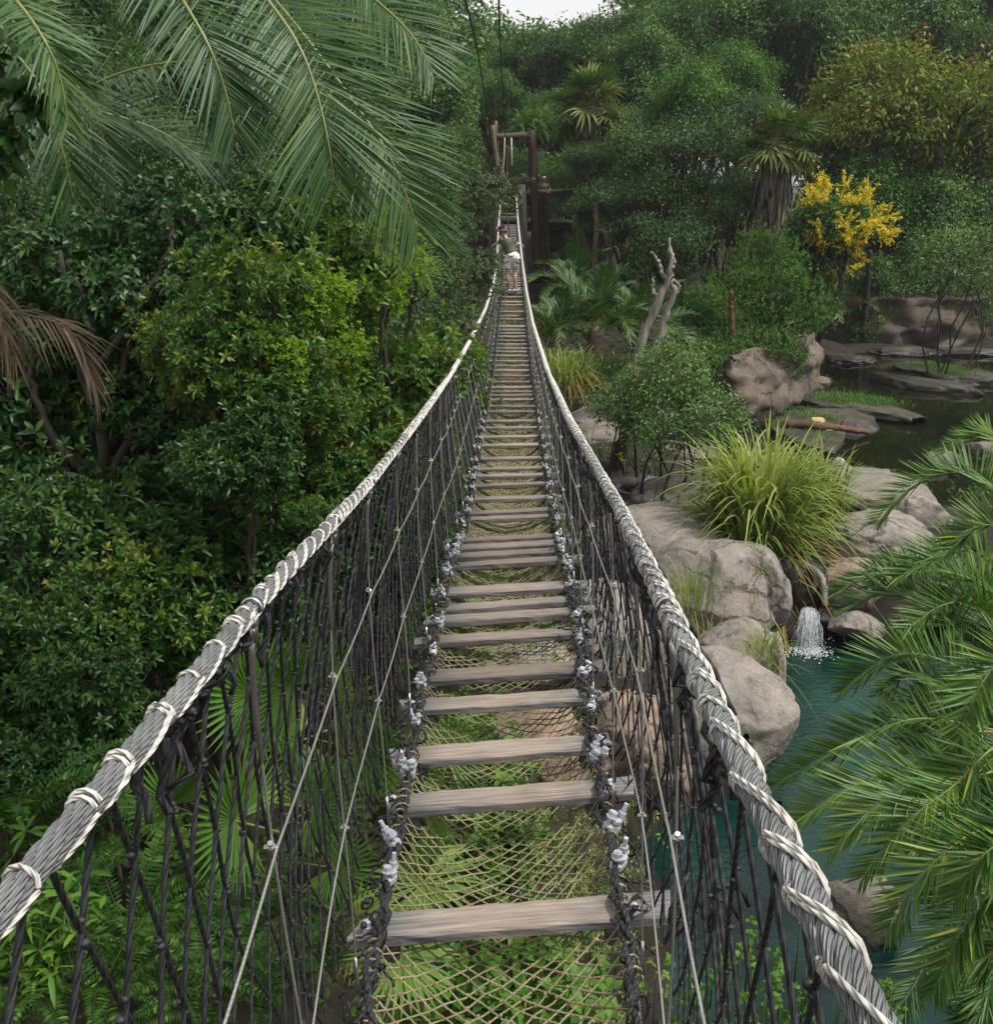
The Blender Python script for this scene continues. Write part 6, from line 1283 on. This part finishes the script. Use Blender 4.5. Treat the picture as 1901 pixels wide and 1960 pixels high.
# reeds at the foot of the gully
def cane(label, foot, n, rx, ry, L, Wd, mat, mat2, seed, name='cane_grass', cat='grass clump', dry=.25, bend=(.25, .95), stem=True):
    t = thing(name, label, cat, foot); rng = np.random.default_rng(seed); mb = MB()
    a = rng.uniform(0, 6.3, n); q = np.sqrt(rng.random(n)); b = np.stack([rx * q * np.cos(a), ry * q * np.sin(a), 0 * a], 1); h = rng.random(n)
    st = b + np.stack([.35 * b[:, 0], .35 * b[:, 1], L * .55 * h], 1)    # leaves leave the canes at all heights
    d = np.stack([np.cos(a + rng.normal(0, .6, n)) * (.1 + .30 * q), np.sin(a + rng.normal(0, .6, n)) * (.1 + .30 * q), rng.uniform(1.1, 2.1, n)], 1)
    blades(mb, st, d, L * rng.uniform(.35, .75, n), Wd * rng.uniform(.7, 1.3, n), rng.uniform(*bend, n) * np.where(rng.random(n) < .25, 1.4, 1), np.clip(.35 + .3 * rng.random(n) + .1 * (h - .5), 0, 1), 0, 6)
    if stem:
        for k in range(n // 9): cyl(mb, b[k], st[k] * [1, 1, 0] + [0, 0, L * .75], .011, .006, 5, 0, .35)
    mb.build('leaves', M[mat], t)
    if dry:
        m_ = MB(); n2 = int(n * dry); a = rng.uniform(0, 6.3, n2); b = np.stack([rx * .95 * np.cos(a), ry * .95 * np.sin(a), rng.uniform(.1, L * .4, n2)], 1)
        blades(m_, b, np.stack([np.cos(a) * .8, np.sin(a) * .8, rng.uniform(.1, .9, n2)], 1), L * rng.uniform(.25, .5, n2), Wd * .8, rng.uniform(1.3, 2.4, n2), rng.uniform(.1, .8, n2), 0, 6); m_.build('dry_leaves', M[mat2], t)
    return t
cane('tall bright cane grass clump arching over the boulders by the waterfall', pix(1440, 1140, 16.9), 1500, .50, .42, 3.1, .062, 'cane_leaf', 'straw_leaf', 1, dry=.12)
cane('smaller cane grass clump right behind the tall one', pix(1535, 1040, 18.0), 480, .5, .4, 2.0, .045, 'cane_leaf', 'straw_leaf', 2, dry=.1)
cane('cane shoots hanging over the narrow boulder left of the waterfall', pix(1435, 1160, 15.0), 60, .16, .14, 1.1, .045, 'cane_leaf', 'straw_leaf', 3, dry=.3)
cane('thin grass tuft on the large boulder by the right handrail', pix(1322, 1205, 14.2), 120, .22, .18, 1.15, .016, 'cane_leaf', 'straw_leaf', 4, 'grass_tuft', dry=.1, bend=(.1, .6), stem=False)
cane('low feathery grass tuft between the boulders', pix(1365, 1270, 13.6), 190, .30, .2, .75, .012, 'cane_leaf', 'straw_leaf', 5, 'grass_tuft', dry=.1, stem=False)
cane('yellowish grass tuft at the pool edge below the waterfall boulder', pix(1452, 1315, 12.7), 190, .15, .15, 1.05, .013, 'cane_leaf', 'straw_leaf', 6, 'grass_tuft', dry=.2, bend=(.2, .9), stem=False)
cane('green and brown reeds at the foot of the young feather palms', pix(1140, 755, 25), 260, 0.8, .5, 1.3, .035, 'fern_leaf', 'straw_leaf', 7, 'reeds', 'reeds', dry=.3)
cane('dark reeds beside the right handrail above the pale bush', pix(1085, 745, 24), 200, .5, .4, 1.2, .03, 'cane_leaf', 'straw_leaf', 8, 'reeds', 'reeds', dry=.5)
# ------------------------------------------------------------------ ferns, broad leaved plants, ground cover
def fern_fr(seed, L=.75):
    s = np.linspace(0, 1, 9); pts = np.stack([L * s * (1 - .1 * s), 0 * s, L * (.7 * s - .75 * s ** 2)], 1); mb = MB(); frond(mb, spline(pts, 30), (0, 0, 1.), 34, .085, .022, 82, 60, 6, .1, lambda t: np.clip(1.25 * (1 - t) ** .55, .12, 1) * np.clip(t * 5, .4, 1), 0, 1, .004, np.random.default_rng(seed), .45, .08, 4, False); return mb.mesh('frond', [M['fern_leaf'], M['dark_stem']])
FF = [fern_fr(1), fern_fr(2, .9)]
def fern(label, px, py, Y, sc, seed, n=13):
    t = thing('sword_fern', label, 'fern', pix(px, py, Y), 'ferns on the lower left slope', 0, sc); rng = np.random.default_rng(seed)
    for i in range(n): o = obj('frond', FF[i % 2], t); o.rotation_euler = (rng.normal(0, .25), -rng.uniform(.0, .7), i * 2.4 + rng.normal(0, .3)); s = rng.uniform(.8, 1.2); o.scale = (s, s, s)
    return t
for i, (px, py, Y, sc, lb) in enumerate(((60, 1900, 4.4, 1.0, 'fern in the lower left corner'), (190, 1930, 4.4, .9, 'fern right of the corner fern'), (300, 1880, 4.7, .9, 'fern below the left handrail, third from the corner'), (410, 1930, 4.6, .9, 'fern at the bottom under the left net'), (520, 1900, 4.9, .8, 'fern at the bottom below the fan palms'),
    (240, 1770, 5.2, .95, 'fern on the slope below the dark stump'), (360, 1760, 5.4, .9, 'fern left of the pleated fan palm'), (480, 1780, 5.5, .8, 'fern right under the pleated fan palm'), (120, 1780, 5.0, 1.0, 'fern below the yellowish fern fronds'), (30, 1600, 5.1, 1.1, 'yellowish fern at the left edge above the handrail end'), (150, 1650, 5.6, .9, 'fern half hidden behind the left handrail'), (610, 1860, 5.2, .7, 'small fern beside the yellowing fan leaf'), (420, 1680, 6.0, .8, 'fern in the shade behind the pleated fan palm'))): fern(lb, px, py, Y, sc, 400 + i)
def broad(name, label, px, py, Y, rx, ry, n, L, Wd, mat, seed, k=6, cat='plant', h=.4, a1=95, tint=.45):
    c = pix(px, py, Y); t = thing(name, label, cat, c, 'broad leaved plants under the bridge' if mat == 'vine_leaf' else None); rng = np.random.default_rng(seed); mb = MB()
    P = np.stack([rng.normal(0, rx, n), rng.normal(0, ry, n), rng.uniform(-h, h, n)], 1); A = nrmz(np.stack([rng.normal(0, .35, n), rng.normal(0, .35, n), np.ones(n)], 1))
    rosettes(mb, P, A, k, L, Wd, rng, np.clip(rng.normal(tint, .13, n), 0, 1), 35, a1, 0, .3)
    for p in P[:60]: cyl(mb, p * [1, 1, 1] - [0, 0, .5], p, .005, .004, 4, 1, .5)
    mb.build('leaves', [M[mat], M['dark_stem']], t); return t
broad('leafy_plant', 'bright broad leaved plant below the widest gap in the planks', 950, 1600, 7.4, .34, .4, 150, .15, .075, 'vine_leaf', 1)
broad('leafy_plant', 'bright broad leaved plant under the nearest plank', 950, 1900, 5.4, .34, .3, 110, .15, .075, 'vine_leaf', 2); broad('leafy_plant', 'bright broad leaved plant at the bottom below the floor net', 1010, 1960, 5.0, .3, .25, 90, .15, .07, 'vine_leaf', 3)
broad('leafy_plant', 'bright leaves seen between the planks in the middle of the bridge', 950, 1010, 14.5, .6, .9, 200, .14, .08, 'vine_leaf', 4); broad('leafy_plant', 'bright leaves under the planks further along', 960, 860, 19, .8, 1.2, 200, .15, .09, 'vine_leaf', 5); broad('leafy_plant', 'green leaves under the planks before the boulders', 900, 1160, 11.6, .5, .6, 200, .13, .07, 'vine_leaf', 6); broad('leafy_plant', 'green leaves under the planks near the fan palm', 900, 1430, 8.4, .3, .4, 110, .13, .07, 'vine_leaf', 7)
broad('trailing_plant', 'fine leaved greyish plant under the right part of the floor net', 1110, 1640, 7.2, .3, .4, 300, .05, .02, 'cane_leaf', 8, tint=.3); broad('trailing_plant', 'fine leaved plant at the water edge under the nearest plank', 1080, 1880, 5.6, .28, .35, 300, .05, .018, 'cane_leaf', 9, tint=.25)
broad('croton', 'red and yellow leaved plant on the flat topped boulder', 1172, 1262, 13.0, .22, .25, 130, .10, .05, 'croton_leaf', 10, h=.3)
broad('bamboo_plant', 'light green plant with narrow leaves in the lower left corner', 60, 1790, 4.5, .2, .22, 90, .17, .028, 'bright_leaf', 11, 7); broad('creeper', 'small round leaved creeper at the bottom right', 1440, 1930, 4.6, .28, .2, 170, .045, .04, 'vine_leaf', 12, 5); broad('creeper', 'sprig of round leaves at the bottom right below the palm', 1690, 1925, 4.3, .05, .05, 16, .045, .04, 'vine_leaf', 13, 5, h=.15)
broad('creeper', 'yellow green creeper on the rock behind the palm fronds', 1700, 930, 20.5, .5, .3, 200, .08, .06, 'vine_leaf', 14, 5, h=.2)
rg = np.random.default_rng(77); mb = MB(); N = 44000
x = rg.uniform(-14, 22, N); y = rg.uniform(6, 44, N); z = ground(x, y); rx_ = np.interp(y, [0, 11, 12, 22, 30, 44], [.4, .7, 1.6, 3.6, 5, 9]) ; ok = ((x < rx_) | ((y > 39.5) & (x < 9.5)) | ((x > 9) & (y < 21))) & (z > .85)
x, y, z = x[ok], y[ok], z[ok]; z = z + rg.uniform(0, .45, len(x)) * rg.random(len(x)); n = len(x); s = np.interp(y, [3, 15, 44], [.8, 1.1, 2.0])
P = np.stack([x, y, z], 1); rosettes(mb, P, nrmz(rg.normal(0, .35, (n, 3)) + [0, 0, 1]), 4, .11, .05, rg, np.clip(rg.normal(.35, .15, n), 0, 1), 40, 95, 0, .3, False)
mb.v[-1] = mb.v[-1]; tag(mb.build('undergrowth', M['young_leaf']), kind='stuff')
# the far wood: one mass beyond the trees one can tell apart
rg = np.random.default_rng(9); mb = MB()
for Y in (66, 72, 79, 88, 98):
    for x in np.arange(-52, 62, 4.6):
        xx, yy = x + rg.normal(0, 1.2), Y + rg.normal(0, 2); px = unpix((xx, yy, 10))[0]
        top = 24 + rg.normal(0, 1.5) + (Y - 66) * .1 if not 850 < px < 1210 else 15.4 + (Y - 66) * .10 + rg.normal(0, .5)
        if 1820 < px < 1900: top -= 3
        R0 = rg.uniform(3.2, 4.6); lb = [(xx, yy, top - R0 * .8, R0, R0, R0 * .8), (xx + rg.normal(0, 2), yy, top - R0 * 2, R0 * .9, R0 * .9, R0), (xx + rg.normal(0, 2), yy, top - R0 * 3.3, R0 * .9, R0 * .9, R0)]
        P, O = sample_lobes(lb, 250, rg, (.7, 1.05), .12, 1.7, -.6, x); clumps(mb, P, O, 20, .45, .38, .22, rg, np.clip(rg.normal(.38, .12) + .1 * fbm(P * .4, 2) + rg.normal(0, .08, len(P)), 0, 1))
tag(mb.build('far_forest', M['far_leaf']), kind='stuff')
# ------------------------------------------------------------------ the damp air of the gorge
mb = MB(); box(mb, (0, 480, 12), (1080, 1480, 32)); hz = mb.build('haze', [], smooth=False)
m = bpy.data.materials.new('damp air'); m.use_nodes = True; n = m.node_tree; n.nodes.clear()
o = n.nodes.new('ShaderNodeOutputMaterial'); v = n.nodes.new('ShaderNodeVolumePrincipled'); v.inputs['Color'].default_value = (.86, .92, .97, 1); v.inputs['Density'].default_value = .0004; v.inputs['Anisotropy'].default_value = .2
n.links.new(v.outputs[0], o.inputs['Volume']); hz.data.materials.append(m); tag(hz, kind='stuff')
S.cycles.volume_bounces = 0
